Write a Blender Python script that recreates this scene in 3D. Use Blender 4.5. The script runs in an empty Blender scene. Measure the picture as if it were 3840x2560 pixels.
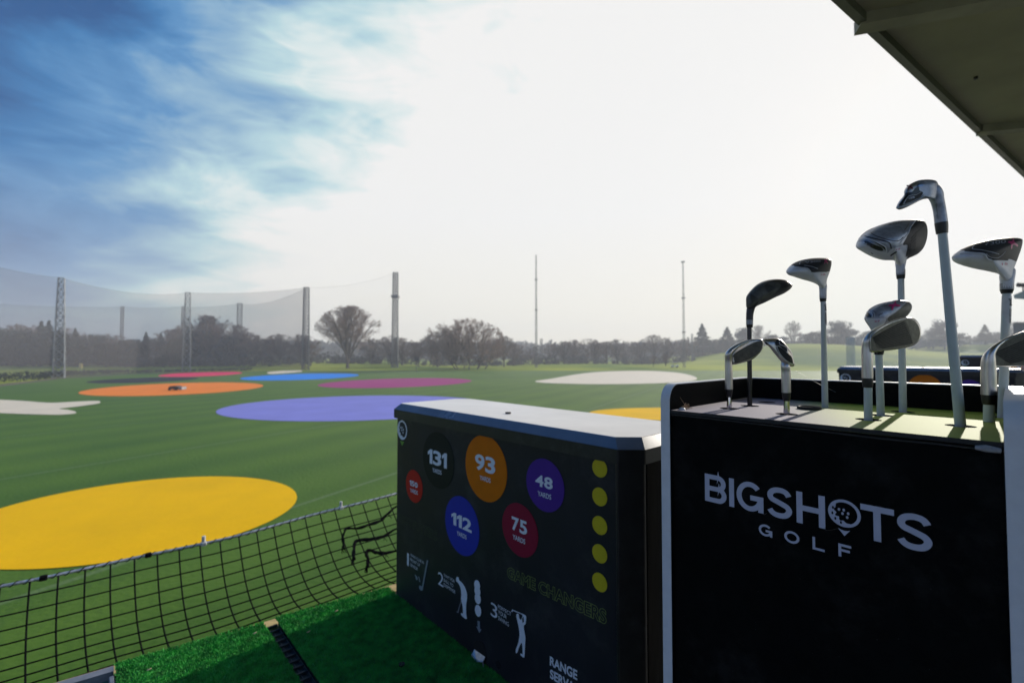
import bpy, bmesh, math, random
from math import sin, cos, pi, radians, sqrt, atan2, hypot
from mathutils import Vector, Matrix
random.seed(7)
SC = bpy.context.scene
COL = SC.collection

# ------------------------------------------------------------------ camera
F = 1707.0                      # focal length in pixels of a 3840 px wide picture
HC = 4.5                        # camera height above the range field
PITCH = 0.0303
cam = bpy.data.cameras.new('camera'); camo = bpy.data.objects.new('camera', cam); COL.objects.link(camo)
cam.sensor_width = 36.0; cam.lens = 36.0 * F / 3840.0
cam.clip_start = 0.02; cam.clip_end = 5000
camo.location = (0, 0, HC); camo.rotation_euler = (pi / 2 + PITCH, 0, 0)
cam.dof.use_dof = True; cam.dof.focus_distance = 0.80; cam.dof.aperture_fstop = 4.5
SC.camera = camo

# ------------------------------------------------------------------ sun, sky, exposure
SUN_AZ, SUN_EL = radians(46.3), radians(18.8)
SUNV = Vector((sin(SUN_AZ) * cos(SUN_EL), cos(SUN_AZ) * cos(SUN_EL), sin(SUN_EL)))
sl = bpy.data.lights.new('sun', 'SUN'); sl.energy = 5.0; sl.angle = radians(0.6); sl.color = (1.0, 0.93, 0.82)
slo = bpy.data.objects.new('sun', sl); COL.objects.link(slo)
slo.rotation_euler = (-SUNV).to_track_quat('-Z', 'Y').to_euler()
SC.view_settings.view_transform = 'Standard'; SC.view_settings.look = 'None'
SC.view_settings.gamma = 1.0; SC.view_settings.exposure = 0.0; SC.view_settings.use_curve_mapping = False


def lin(c):
    return tuple(((v / 255.0) / 12.92 if v / 255.0 < .04045 else ((v / 255.0 + .055) / 1.055) ** 2.4) for v in c)


def build_world():
    w = bpy.data.worlds.new('World'); SC.world = w; w.use_nodes = True
    nt = w.node_tree; N = nt.nodes; L = nt.links; N.clear()
    def nd(t, **k):
        n = N.new(t)
        for a, b in k.items(): setattr(n, a, b)
        return n
    def math_(op, a, b=None, clamp=False):
        n = nd('ShaderNodeMath', operation=op, use_clamp=clamp)
        for i, v in enumerate((a, b)):
            if v is None: continue
            if isinstance(v, (int, float)): n.inputs[i].default_value = v
            else: L.new(v, n.inputs[i])
        return n.outputs[0]
    tc = nd('ShaderNodeTexCoord')
    nrm = nd('ShaderNodeVectorMath', operation='NORMALIZE'); L.new(tc.outputs['Generated'], nrm.inputs[0])
    dirv = nrm.outputs[0]
    sp = nd('ShaderNodeSeparateXYZ'); L.new(dirv, sp.inputs[0])
    dt = nd('ShaderNodeVectorMath', operation='DOT_PRODUCT'); L.new(dirv, dt.inputs[0]); dt.inputs[1].default_value = SUNV
    # streaky cirrus noise: directions stretched horizontally
    mp = nd('ShaderNodeMapping'); mp.inputs['Scale'].default_value = (1.8, 1.8, 6.0); mp.inputs['Rotation'].default_value = (0.03, 0.10, 0.3)
    L.new(dirv, mp.inputs[0])
    nz = nd('ShaderNodeTexNoise'); nz.inputs['Scale'].default_value = 1.5; nz.inputs['Detail'].default_value = 5.0
    nz.inputs['Roughness'].default_value = 0.55; nz.inputs['Distortion'].default_value = 0.9
    L.new(mp.outputs[0], nz.inputs['Vector'])
    mp2 = nd('ShaderNodeMapping'); mp2.inputs['Scale'].default_value = (3.5, 3.5, 9.0); mp2.inputs['Rotation'].default_value = (0.05, -0.08, 1.1)
    L.new(dirv, mp2.inputs[0])
    nz2 = nd('ShaderNodeTexNoise'); nz2.inputs['Scale'].default_value = 2.0; nz2.inputs['Detail'].default_value = 8.0
    nz2.inputs['Roughness'].default_value = 0.5; nz2.inputs['Distortion'].default_value = 1.2
    L.new(mp2.outputs[0], nz2.inputs['Vector'])
    q = math_('SUBTRACT', math_('SUBTRACT', dt.outputs['Value'], 0.03), math_('MULTIPLY', sp.outputs[2], 0.80))
    q = math_('ADD', q, math_('MULTIPLY', math_('SUBTRACT', nz.outputs['Fac'], 0.5), 0.50))
    q = math_('ADD', q, math_('MULTIPLY', math_('SUBTRACT', nz2.outputs['Fac'], 0.5), 0.22))
    qn = math_('DIVIDE', math_('ADD', q, 0.5), 1.0, True)
    cr = nd('ShaderNodeValToRGB'); L.new(qn, cr.inputs[0])
    el = cr.color_ramp.elements
    stops = [(0.16, (20, 86, 148)), (0.27, (52, 122, 182)), (0.36, (92, 150, 202)), (0.44, (148, 186, 214)),
             (0.52, (190, 222, 230)), (0.66, (251, 250, 248))]
    el[0].position = stops[0][0]; el[0].color = (*lin(stops[0][1]), 1)
    el[1].position = stops[-1][0]; el[1].color = (*lin(stops[-1][1]), 1)
    e = el.new(.58); e.color = (*lin((226, 240, 240)), 1)
    for p, c in stops[1:-1]:
        e = el.new(p); e.color = (*lin(c), 1)
    # greyer murk close to the horizon on the side away from the sun
    hz = math_('MULTIPLY', math_('SUBTRACT', 1.0, math_('MULTIPLY', sp.outputs[2], 3.4), True),
               math_('SUBTRACT', 1.0, math_('MULTIPLY', math_('ADD', q, 0.15), 2.6), True))
    mh = nd('ShaderNodeMixRGB'); L.new(math_('MULTIPLY', hz, 0.6), mh.inputs[0]); L.new(cr.outputs[0], mh.inputs[1]); mh.inputs[2].default_value = (*lin((186, 186, 190)), 1)
    # clear-air sky below the cloud veil
    sky = nd('ShaderNodeTexSky'); sky.sky_type = 'NISHITA'; sky.sun_disc = False
    sky.sun_elevation = SUN_EL; sky.sun_rotation = SUN_AZ; sky.air_density = 1.0; sky.dust_density = 1.0
    sc = nd('ShaderNodeVectorMath', operation='SCALE'); L.new(sky.outputs[0], sc.inputs[0]); sc.inputs['Scale'].default_value = 0.08
    mx = nd('ShaderNodeMixRGB'); mx.inputs[0].default_value = 0.92; L.new(sc.outputs[0], mx.inputs[1]); L.new(mh.outputs[0], mx.inputs[2])
    # warm glow low in the sky below the bright cloud
    gl = math_('MULTIPLY', math_('SUBTRACT', 1.0, math_('MULTIPLY', sp.outputs[2], 3.5), True), math_('MULTIPLY', math_('ADD', q, 0.05), 2.5, True))
    mw = nd('ShaderNodeMixRGB'); mw.blend_type = 'MULTIPLY'; L.new(gl, mw.inputs[0]); L.new(mx.outputs[0], mw.inputs[1]); mw.inputs[2].default_value = (1.0, .965, .86, 1)
    mn = nd('ShaderNodeVectorMath', operation='MINIMUM'); L.new(mw.outputs[0], mn.inputs[0]); mn.inputs[1].default_value = (0.98, 0.97, 0.95)
    # added boost to the sky outside the view, to brighten camera-facing fronts
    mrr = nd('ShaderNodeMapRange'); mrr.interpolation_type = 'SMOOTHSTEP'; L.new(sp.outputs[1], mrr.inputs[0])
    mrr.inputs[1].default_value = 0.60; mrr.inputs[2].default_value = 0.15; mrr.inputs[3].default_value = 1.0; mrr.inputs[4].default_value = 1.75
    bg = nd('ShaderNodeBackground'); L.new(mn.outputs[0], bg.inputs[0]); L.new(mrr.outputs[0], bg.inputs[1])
    out = nd('ShaderNodeOutputWorld'); L.new(bg.outputs[0], out.inputs[0])
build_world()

# ------------------------------------------------------------------ frames of reference
CAMP = Vector((0, 0, HC))
RX = Vector((1, 0, 0)); UP = Vector((0, -sin(PITCH), cos(PITCH))); FW = Vector((0, cos(PITCH), sin(PITCH)))
YAW = 0.8307
D2 = Vector((sin(YAW), cos(YAW), 0)); D1 = Vector((-cos(YAW), sin(YAW), 0))      # along the row of bays / out over the range
Z = Vector((0, 0, 1))
FLOOR = 1.1                                                                      # bay floor below the camera


def ray(x, y): return RX * ((x - 1920) / F) - UP * ((y - 1280) / F) + FW
def at(x, y, d): return CAMP + ray(x, y) * d
def hz(x, y, z):
    r = ray(x, y); return CAMP + r * ((z - HC) / r.z)
def gp(x, y, z=0.0): return hz(x, y, z)
def yat(x, y, dist):                       # point on the sight line at a horizontal forward distance
    r = ray(x, y); return CAMP + r * (dist / r.y)
def bay(s, d, t): return CAMP + D1 * s + D2 * d - Z * t                         # bay coordinates
def face(x, y, d):                          # (s, t) of a point on a plane facing back along the bays
    r = ray(x, y); k = d / r.dot(D2); p = r * k
    return p.dot(D1), -p.z


# ------------------------------------------------------------------ materials
MATS = {}


def mat(name, col, rough=0.6, metal=0.0, spec=0.5, var=0.0, vscale=8.0, bump=0.0, bscale=60.0, coat=0.0, col2=None, vdetail=4.0, stretch=None, sheen=0.0, trans=None, dust=None):
    if name in MATS: return MATS[name]
    m = bpy.data.materials.new(name); m.use_nodes = True
    nt = m.node_tree; N = nt.nodes; L = nt.links
    b = N['Principled BSDF']
    b.inputs['Base Color'].default_value = (*col, 1); b.inputs['Roughness'].default_value = rough
    b.inputs['Metallic'].default_value = metal; b.inputs['Specular IOR Level'].default_value = spec
    b.inputs['Coat Weight'].default_value = coat
    if sheen: b.inputs['Sheen Weight'].default_value = sheen
    tc = N.new('ShaderNodeTexCoord'); src = tc.outputs['Object']
    if stretch:
        mp = N.new('ShaderNodeMapping'); mp.inputs['Scale'].default_value = stretch; L.new(src, mp.inputs[0]); src = mp.outputs[0]
    if var or col2:
        nz = N.new('ShaderNodeTexNoise'); nz.inputs['Scale'].default_value = vscale; nz.inputs['Detail'].default_value = vdetail; nz.inputs['Roughness'].default_value = .6
        L.new(src, nz.inputs['Vector'])
        cr = N.new('ShaderNodeValToRGB'); L.new(nz.outputs['Fac'], cr.inputs[0])
        e = cr.color_ramp.elements; e[0].position = .32; e[1].position = .68
        c2 = col2 if col2 else tuple(min(1, c * (1 + var)) for c in col)
        c1 = col if col2 else tuple(c * (1 - var) for c in col)
        e[0].color = (*c1, 1); e[1].color = (*c2, 1)
        L.new(cr.outputs[0], b.inputs['Base Color'])
        mr = N.new('ShaderNodeMapRange'); L.new(nz.outputs['Fac'], mr.inputs[0])
        mr.inputs[3].default_value = max(0, rough - .08); mr.inputs[4].default_value = min(1, rough + .08)
        L.new(mr.outputs[0], b.inputs['Roughness'])
    if bump:
        n2 = N.new('ShaderNodeTexNoise'); n2.inputs['Scale'].default_value = bscale; n2.inputs['Detail'].default_value = 3
        L.new(src, n2.inputs['Vector'])
        bp = N.new('ShaderNodeBump'); bp.inputs['Strength'].default_value = 1.0; bp.inputs['Distance'].default_value = bump
        L.new(n2.outputs['Fac'], bp.inputs['Height']); L.new(bp.outputs[0], b.inputs['Normal'])
    if trans is not None:
        tr = N.new('ShaderNodeBsdfTransparent'); mix = N.new('ShaderNodeMixShader'); mix.inputs[0].default_value = trans
        L.new(b.outputs[0], mix.inputs[1]); L.new(tr.outputs[0], mix.inputs[2])
        L.new(mix.outputs[0], N['Material Output'].inputs[0])
    if dust:
        old = b.inputs['Base Color'].links[0].from_socket if b.inputs['Base Color'].links else None
        n3 = N.new('ShaderNodeTexNoise'); n3.inputs['Scale'].default_value = dust[0]; n3.inputs['Detail'].default_value = 9; n3.inputs['Roughness'].default_value = .75; L.new(tc.outputs['Object'], n3.inputs['Vector'])
        r3 = N.new('ShaderNodeMapRange'); r3.inputs[1].default_value = .52; r3.inputs[2].default_value = .80; r3.inputs[4].default_value = dust[1]; L.new(n3.outputs['Fac'], r3.inputs[0])
        vo = N.new('ShaderNodeTexVoronoi'); vo.inputs['Scale'].default_value = 55; L.new(tc.outputs['Object'], vo.inputs['Vector'])
        lt = N.new('ShaderNodeMath'); lt.operation = 'LESS_THAN'; lt.inputs[1].default_value = .035; L.new(vo.outputs['Distance'], lt.inputs[0])
        m3 = N.new('ShaderNodeMath'); m3.operation = 'MULTIPLY_ADD'; m3.inputs[1].default_value = dust[1] * 1.6; L.new(lt.outputs[0], m3.inputs[0]); L.new(r3.outputs[0], m3.inputs[2])
        mx = N.new('ShaderNodeMixRGB'); L.new(m3.outputs[0], mx.inputs[0]); mx.inputs[1].default_value = (*col, 1); mx.inputs[2].default_value = (.35, .34, .33, 1)
        if old: L.new(old, mx.inputs[1])
        L.new(mx.outputs[0], b.inputs['Base Color'])
    MATS[name] = m
    return m


# ------------------------------------------------------------------ mesh helpers
class MB:
    def __init__(s): s.v = []; s.f = []; s.m = []; s.sm = []
    def add(s, vs, fs, mi=0, smooth=False):
        o = len(s.v); s.v += [tuple(v) for v in vs]
        for f in fs: s.f.append([o + i for i in f]); s.m.append(mi); s.sm.append(smooth)
        return s
    def box(s, c, dx, dy, dz, ax=None, mi=0):
        X, Y, W = ax if ax else (Vector((1, 0, 0)), Vector((0, 1, 0)), Z)
        c = Vector(c); vs = [c + X * (i * dx / 2) + Y * (j * dy / 2) + W * (k * dz / 2) for k in (-1, 1) for j in (-1, 1) for i in (-1, 1)]
        return s.add(vs, [(0, 2, 3, 1), (4, 5, 7, 6), (0, 1, 5, 4), (2, 6, 7, 3), (0, 4, 6, 2), (1, 3, 7, 5)], mi)
    def tube(s, pts, rad, n=10, caps=True, mi=0, flat=None, smooth=True):
        pts = [Vector(p) for p in pts]; k = len(pts)
        if isinstance(rad, (int, float)): rad = [rad] * k
        up = None; rings = []
        for i, p in enumerate(pts):
            t = (pts[min(i + 1, k - 1)] - pts[max(i - 1, 0)])
            if t.length < 1e-9: t = Vector((0, 0, 1))
            t.normalize()
            if up is None:
                a = Vector((0, 0, 1)) if abs(t.z) < .9 else Vector((1, 0, 0))
                up = (a - t * a.dot(t)).normalized()
            else:
                up = (up - t * up.dot(t)); up = up.normalized() if up.length > 1e-6 else Vector((1, 0, 0))
            sd = t.cross(up)
            rings.append([p + up * (rad[i] * cos(2 * pi * j / n)) + sd * (rad[i] * sin(2 * pi * j / n)) for j in range(n)])
        vs = [v for r in rings for v in r]
        fs = [(i * n + j, i * n + (j + 1) % n, (i + 1) * n + (j + 1) % n, (i + 1) * n + j) for i in range(k - 1) for j in range(n)]
        s.add(vs, fs, mi, smooth)
        if caps: s.add(rings[0], [list(range(n))[::-1]], mi); s.add(rings[-1], [list(range(n))], mi)
        return s
    def prism(s, poly, off, mi=0, smooth=False, caps=True):
        n = len(poly); a = [Vector(p) for p in poly]; b = [p + off for p in a]
        s.add(a + b, [(i, (i + 1) % n, n + (i + 1) % n, n + i) for i in range(n)], mi, smooth)
        if caps: s.add(a, [list(range(n))[::-1]], mi); s.add(b, [list(range(n))], mi)
        return s
    def build(s, name, mats, parent=None, bevel=0.0, loc=None):
        me = bpy.data.meshes.new(name)
        if not isinstance(mats, (list, tuple)): mats = [mats]
        if loc is None:
            loc = parent_world(parent) if parent else Vector((0, 0, 0))
        loc = Vector(loc)
        me.from_pydata([(v[0] - loc.x, v[1] - loc.y, v[2] - loc.z) for v in s.v], [], s.f); me.update()
        for m in mats: me.materials.append(m)
        for p, mi, sm in zip(me.polygons, s.m, s.sm): p.material_index = mi; p.use_smooth = sm
        bm = bmesh.new(); bm.from_mesh(me)
        bmesh.ops.recalc_face_normals(bm, faces=bm.faces[:])
        bm.to_mesh(me); bm.free()
        o = bpy.data.objects.new(name, me); COL.objects.link(o)
        if parent: o.parent = parent
        else: o.location = loc
        if bevel:
            b = o.modifiers.new('bevel', 'BEVEL'); b.width = bevel; b.segments = 3; b.limit_method = 'ANGLE'; b.angle_limit = radians(35)
        return o


def parent_world(p):
    v = Vector((0, 0, 0))
    while p: v += p.location; p = p.parent
    return v


def tag(o, label=None, cat=None, group=None, kind=None):
    if label: o['label'] = label
    if cat: o['category'] = cat
    if group: o['group'] = group
    if kind: o['kind'] = kind
    return o


def thing(name, loc, label, cat, group=None):
    o = bpy.data.objects.new(name, None); COL.objects.link(o); o.location = loc; o.empty_display_size = .1
    return tag(o, label, cat, group)


def struct(o): o['kind'] = 'structure'; return o


def copy_tree(o, parent=None):
    c = o.copy(); COL.objects.link(c)
    if parent: c.parent = parent
    for ch in list(o.children): copy_tree(ch, c)
    return c


def smooth_closed(pts, sub=6):
    n = len(pts); out = []
    for i in range(n):
        p0, p1, p2, p3 = pts[i - 1], pts[i], pts[(i + 1) % n], pts[(i + 2) % n]
        for k in range(sub):
            t = k / sub
            out.append(tuple(.5 * (2 * p1[a] + (p2[a] - p0[a]) * t + (2 * p0[a] - 5 * p1[a] + 4 * p2[a] - p3[a]) * t * t + (3 * p1[a] - p0[a] - 3 * p2[a] + p3[a]) * t ** 3) for a in range(len(p1))))
    return out


def smooth_open(pts, sub=6):
    out = []; n = len(pts)
    for i in range(n - 1):
        p0, p1, p2, p3 = pts[max(i - 1, 0)], pts[i], pts[i + 1], pts[min(i + 2, n - 1)]
        for k in range(sub):
            t = k / sub
            out.append(tuple(.5 * (2 * p1[a] + (p2[a] - p0[a]) * t + (2 * p0[a] - 5 * p1[a] + 4 * p2[a] - p3[a]) * t * t + (3 * p1[a] - p0[a] - 3 * p2[a] + p3[a]) * t ** 3) for a in range(len(p1))))
    out.append(tuple(pts[-1])); return out


# =================================================================== GROUND AND FIELD
def ground_material():
    m = bpy.data.materials.new('rough_grass'); m.use_nodes = True
    nt = m.node_tree; N = nt.nodes; L = nt.links; b = N['Principled BSDF']; b.inputs['Roughness'].default_value = .95; b.inputs['Specular IOR Level'].default_value = .05
    tc = N.new('ShaderNodeTexCoord'); nz = N.new('ShaderNodeTexNoise'); nz.inputs['Scale'].default_value = .02; nz.inputs['Detail'].default_value = 5
    L.new(tc.outputs['Object'], nz.inputs['Vector'])
    cr = N.new('ShaderNodeValToRGB'); L.new(nz.outputs['Fac'], cr.inputs[0]); e = cr.color_ramp.elements
    e[0].position = .35; e[0].color = (.055, .13, .018, 1); e[1].position = .62; e[1].color = (.32, .34, .03, 1)
    L.new(cr.outputs[0], b.inputs['Base Color'])
    n2 = N.new('ShaderNodeTexNoise'); n2.inputs['Scale'].default_value = .6; L.new(tc.outputs['Object'], n2.inputs['Vector'])
    bp = N.new('ShaderNodeBump'); bp.inputs['Distance'].default_value = .25; L.new(n2.outputs['Fac'], bp.inputs['Height']); L.new(bp.outputs[0], b.inputs['Normal'])
    return m


def sstep(a, b, x):
    t = max(0, min(1, (x - a) / (b - a))); return t * t * (3 - 2 * t)


def gh(x, y):
    """terrain height"""
    az = x / max(y, 1.0)
    h = 0.0
    far = sstep(140, 250, y)
    right = sstep(0.25, .62, az)
    h += 7.6 * far * right
    h += 1.6 * sstep(138, 175, y) * (0.5 + .5 * sin(x * .045 + 1.3)) * sstep(-.1, .3, az)
    h += 1.0 * far * right * (sin(x * .05) + sin(y * .07 + x * .03))
    h += 1.1 * sstep(138, 170, y) * (1 - sstep(-.35, -.1, az)) * (0.7 + .3 * sin(x * .06))
    # a deeper far rise all along the skyline
    h += 6.0 * sstep(320, 700, y)
    return h


def build_ground():
    mb = MB(); xs = []; ys = []
    ys = [-60, -20, 0, 20, 60, 100, 125] + [132 + 6 * i for i in range(36)] + [360, 400, 460, 540, 650, 800, 1100, 1600, 2600]
    nx = 90
    vs = []
    for y in ys:
        half = max(160, y * 1.7)
        for i in range(nx + 1):
            x = -half + 2 * half * i / nx
            vs.append((x, y, gh(x, y)))
    fs = [(j * (nx + 1) + i, j * (nx + 1) + i + 1, (j + 1) * (nx + 1) + i + 1, (j + 1) * (nx + 1) + i) for j in range(len(ys) - 1) for i in range(nx)]
    mb.add(vs, fs, 0, True)
    struct(mb.build('ground', ground_material()))
build_ground()


def turf_material():
    m = bpy.data.materials.new('artificial_turf'); m.use_nodes = True
    nt = m.node_tree; N = nt.nodes; L = nt.links; b = N['Principled BSDF']
    b.inputs['Roughness'].default_value = .7; b.inputs['Specular IOR Level'].default_value = .2
    tc = N.new('ShaderNodeTexCoord')
    mp = N.new('ShaderNodeMapping'); mp.inputs['Rotation'].default_value = (0, 0, radians(28)); L.new(tc.outputs['Object'], mp.inputs[0])
    wv = N.new('ShaderNodeTexWave'); wv.wave_type = 'BANDS'; wv.inputs['Scale'].default_value = .078; wv.inputs['Distortion'].default_value = .4; wv.inputs['Detail'].default_value = 1
    L.new(mp.outputs[0], wv.inputs['Vector'])
    nz = N.new('ShaderNodeTexNoise'); nz.inputs['Scale'].default_value = .09; nz.inputs['Detail'].default_value = 7; nz.inputs['Roughness'].default_value = .62
    L.new(tc.outputs['Object'], nz.inputs['Vector'])
    ad = N.new('ShaderNodeMath'); ad.operation = 'MULTIPLY_ADD'; L.new(wv.outputs['Fac'], ad.inputs[0]); ad.inputs[1].default_value = .22; L.new(nz.outputs['Fac'], ad.inputs[2])
    cr = N.new('ShaderNodeValToRGB'); L.new(ad.outputs[0], cr.inputs[0]); e = cr.color_ramp.elements
    e[0].position = .35; e[0].color = (.040, .102, .004, 1); e[1].position = .80; e[1].color = (.078, .152, .008, 1)
    # thin pale seams
    sm = N.new('ShaderNodeTexWave'); sm.wave_type = 'BANDS'; sm.wave_profile = 'SAW'; sm.inputs['Scale'].default_value = .0262; L.new(mp.outputs[0], sm.inputs['Vector'])
    gt = N.new('ShaderNodeMath'); gt.operation = 'GREATER_THAN'; gt.inputs[1].default_value = .985; L.new(sm.outputs['Fac'], gt.inputs[0])
    ml = N.new('ShaderNodeMath'); ml.operation = 'MULTIPLY'; ml.inputs[1].default_value = .3; L.new(gt.outputs[0], ml.inputs[0])
    mx = N.new('ShaderNodeMixRGB'); L.new(ml.outputs[0], mx.inputs[0]); L.new(cr.outputs[0], mx.inputs[1]); mx.inputs[2].default_value = (.2, .25, .14, 1)
    L.new(mx.outputs[0], b.inputs['Base Color'])
    n2 = N.new('ShaderNodeTexNoise'); n2.inputs['Scale'].default_value = 9; n2.inputs['Detail'].default_value = 6; L.new(tc.outputs['Object'], n2.inputs['Vector'])
    bp = N.new('ShaderNodeBump'); bp.inputs['Distance'].default_value = .02; L.new(n2.outputs['Fac'], bp.inputs['Height']); L.new(bp.outputs[0], b.inputs['Normal'])
    return m


def flat(name, pts, z, m, cat=None, label=None, group=None, kind=None):
    mb = MB(); top = [Vector((p[0], p[1], z)) for p in pts]
    mb.add(top, [list(range(len(top)))])
    o = mb.build(name, m)
    if kind: o['kind'] = kind
    else: tag(o, label, cat, group)
    return o


edge_px = [(-300, 1470), (0, 1446), (130, 1431), (250, 1417), (500, 1402), (700, 1394), (1150, 1390), (2000, 1390), (2500, 1389), (3200, 1391), (4300, 1394)]
epts = [gp(x, y) for x, y in edge_px]
field = [(-150, -30), (-150, epts[0].y)] + [(p.x, p.y) for p in epts] + [(260, epts[-1].y), (260, -30)]
flat('field', field, .03, turf_material(), kind='structure')
# brown worn strip along the left rim of the turf
soil = mat('soil', (.10, .07, .045), .95, var=.4, vscale=.6, bump=.05, bscale=2)
sp1 = [gp(x, y) for x, y in [(-250, 1464), (0, 1441), (130, 1427), (250, 1413), (500, 1399), (720, 1392)]]
sp2 = [gp(x, y) for x, y in [(-250, 1472), (0, 1449), (130, 1433), (250, 1418), (500, 1402.5), (720, 1393.5)]]
mb = MB(); n = len(sp1); mb.add([Vector((p.x, p.y, .035)) for p in sp1 + sp2], [(i, i + 1, n + i + 1, n + i) for i in range(n - 1)])
struct(mb.build('soil_strip', soil))

# ---- coloured target discs, each a sheet of coloured turf; from extents in the picture turned into ground circles
def circ(cx, cy, rx, ry, rot=0, n=96):
    return [(cx + rx * cos(a) * cos(rot) - ry * sin(a) * sin(rot), cy + rx * cos(a) * sin(rot) + ry * sin(a) * cos(rot)) for a in [2 * pi * i / n for i in range(n)]]


def disc_turf(name, col, zz, px, label, var=.07):
    """px: left, right, top, bottom tangent points in the picture"""
    l, r_, t, b = [gp(*p) for p in px]
    cy = (t.y + b.y) / 2; ry = (t.y - b.y) / 2
    # the outline's left and right tangent points give centre and half width
    cx = (l.x + r_.x) / 2 * cy / ((l.y + r_.y) / 2); rx = (r_.x / r_.y - l.x / l.y) / 2 * cy
    rot = 0
    pts = circ(cx, cy, rx, ry)
    sh = (((t.x + b.x) / 2) - cx)
    k = (t.x - b.x) / (2 * ry)
    m = mat(name + '_' + label.split()[0] + '_pile', col, .75, var=var, vscale=.35, bump=.015, bscale=9, spec=.3, vdetail=7)
    return flat(name, pts, zz, m, 'target', label)


def ell_fit(name, col, zz, px, label, var=.07):
    """least-squares ellipse on the ground through picture points"""
    P = [gp(*p) for p in px]
    # general conic by solving small normal equations around the mean
    mx = sum(p.x for p in P) / len(P); my = sum(p.y for p in P) / len(P)
    sc = max(max(abs(p.x - mx) for p in P), max(abs(p.y - my) for p in P))
    rows = [[((p.x - mx) / sc) ** 2, (p.x - mx) * (p.y - my) / sc / sc, ((p.y - my) / sc) ** 2, (p.x - mx) / sc, (p.y - my) / sc] for p in P]
    import numpy as np
    A = np.array(rows); s_, *_ = np.linalg.lstsq(A, np.ones(len(P)), rcond=None)
    a, b, c, d, e = s_
    M = np.array([[a, b / 2], [b / 2, c]]); cen = np.linalg.solve(2 * M, -np.array([d, e]))
    kk = 1 + cen @ M @ cen; w, V = np.linalg.eigh(M / kk)
    if min(w) <= 0: print('BAD ELLIPSE', name, label, w)
    r0, r1 = 1 / sqrt(abs(w[0])), 1 / sqrt(abs(w[1]))
    pts = []
    for i in range(120):
        t = 2 * pi * i / 120; v = V @ np.array([r0 * cos(t), r1 * sin(t)]) + cen
        pts.append((mx + sc * v[0], my + sc * v[1]))
    print('ellipse', label, round(r0 * sc, 1), round(r1 * sc, 1))
    m = mat('pile_' + label[:12].replace(' ', '_'), col, .8, var=var, vscale=.35, bump=.006, bscale=9, spec=.08, vdetail=7)
    return flat(name, pts, zz, m, 'target', label)


ell_fit('target_disc', (.84, .45, .0), .045, [(775, 1789), (1000, 1808), (1119, 1874), (1010, 1967), (517, 2088), (202, 2140), (0, 2147), (350, 1830), (0, 1914), (800, 2032)],
        'large yellow target disc in front of the platform, cut by the left picture edge')
ell_fit('target_disc', (.22, .22, .55), .045, [(816, 1551), (1097, 1580), (870, 1567), (900, 1518), (1200, 1492), (1480, 1483), (1665, 1489), (1400, 1577), (1020, 1501)],
        'lavender blue target disc behind the far end of the ball dispenser')
ell_fit('target_disc', (.85, .22, .03), .045, [(292, 1479), (995, 1444), (797, 1435), (440, 1487), (330, 1467), (560, 1441), (930, 1460), (700, 1479)],
        'orange target disc with a small ball picker standing on it')
ell_fit('target_disc', (.34, .045, .17), .045, [(1202, 1444), (1776, 1428.6), (1598, 1418), (1419, 1456), (1280, 1430), (1700, 1440)],
        'magenta target disc behind the lavender blue one')
ell_fit('target_disc', (.01, .22, .68), .045, [(890, 1421), (1342, 1406), (1212, 1400), (995, 1426), (950, 1412), (1280, 1417)],
        'bright blue target disc on the far side of the field')
ell_fit('target_disc', (.72, .03, .11), .045, [(587, 1410), (906, 1398), (780, 1394.5), (680, 1413), (640, 1402), (860, 1406)],
        'pinkish red target disc at the far edge of the field')
ell_fit('target_disc', (.02, .025, .035), .045, [(319, 1432), (737, 1417), (620, 1414.5), (430, 1437), (400, 1424), (670, 1428)],
        'black target disc between the orange and the pinkish red discs')
ell_fit('target_disc', (.84, .45, .0), .045, [(2225, 1545), (2431, 1530), (2300, 1534), (2700, 1537), (2850, 1552), (2600, 1578), (2350, 1572)],
        'yellow target disc partly hidden between the ball dispenser and the club rack')
sandm = mat('bunker_turf', (.68, .57, .42), .85, var=.06, vscale=.4)
z5 = lambda x, y: (x / 1.568, 950 + y / 1.568)
z6 = lambda x, y: (1300 + x / 1.68, 900 + y / 1.68)
def blob(px, label, zz=.05):
    return flat('bunker', [(p.x, p.y) for p in [gp(*q) for q in smooth_closed(px, 5)]], zz, sandm, 'bunker', label)
blob([z5(*p) for p in [(-200, 855), (0, 862), (150, 870), (300, 880), (450, 873), (570, 869), (590, 876), (570, 886), (450, 903), (370, 912), (350, 917), (400, 922), (445, 934), (430, 945), (300, 951), (0, 941), (-200, 925)]],
     'pale sand coloured bunker shape with a long pointed arm at the left edge')
blob([z6(*p) for p in [(1190, 889), (1300, 872), (1450, 846), (1600, 830), (1800, 824), (1950, 826), (2100, 838), (2190, 860), (2202, 880), (2120, 894), (1900, 905), (1600, 909), (1330, 904), (1220, 898)]],
     'pale sand coloured bunker shape beyond the lavender disc, left of the club rack')
blob([z5(*p) for p in [(1570, 703), (1590, 696), (1680, 689), (1765, 688), (1772, 696), (1700, 703), (1600, 709)]],
     'thin pale bunker strip just beyond the bright blue disc', .052)

# =================================================================== TREES
bark = mat('bark', (.06, .048, .04), .9, var=.3, vscale=3)
twig = mat('twigs', (.13, .085, .068), .9, var=.3, vscale=1.5)
twig_pale = mat('pale_twigs', (.24, .155, .11), .9, var=.25, vscale=1.5)
leafd = mat('evergreen_leaves', (.020, .036, .028), .8, var=.5, vscale=1.2)
leafb = mat('ivy_leaves', (.038, .042, .034), .8, var=.5, vscale=1.2)


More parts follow.
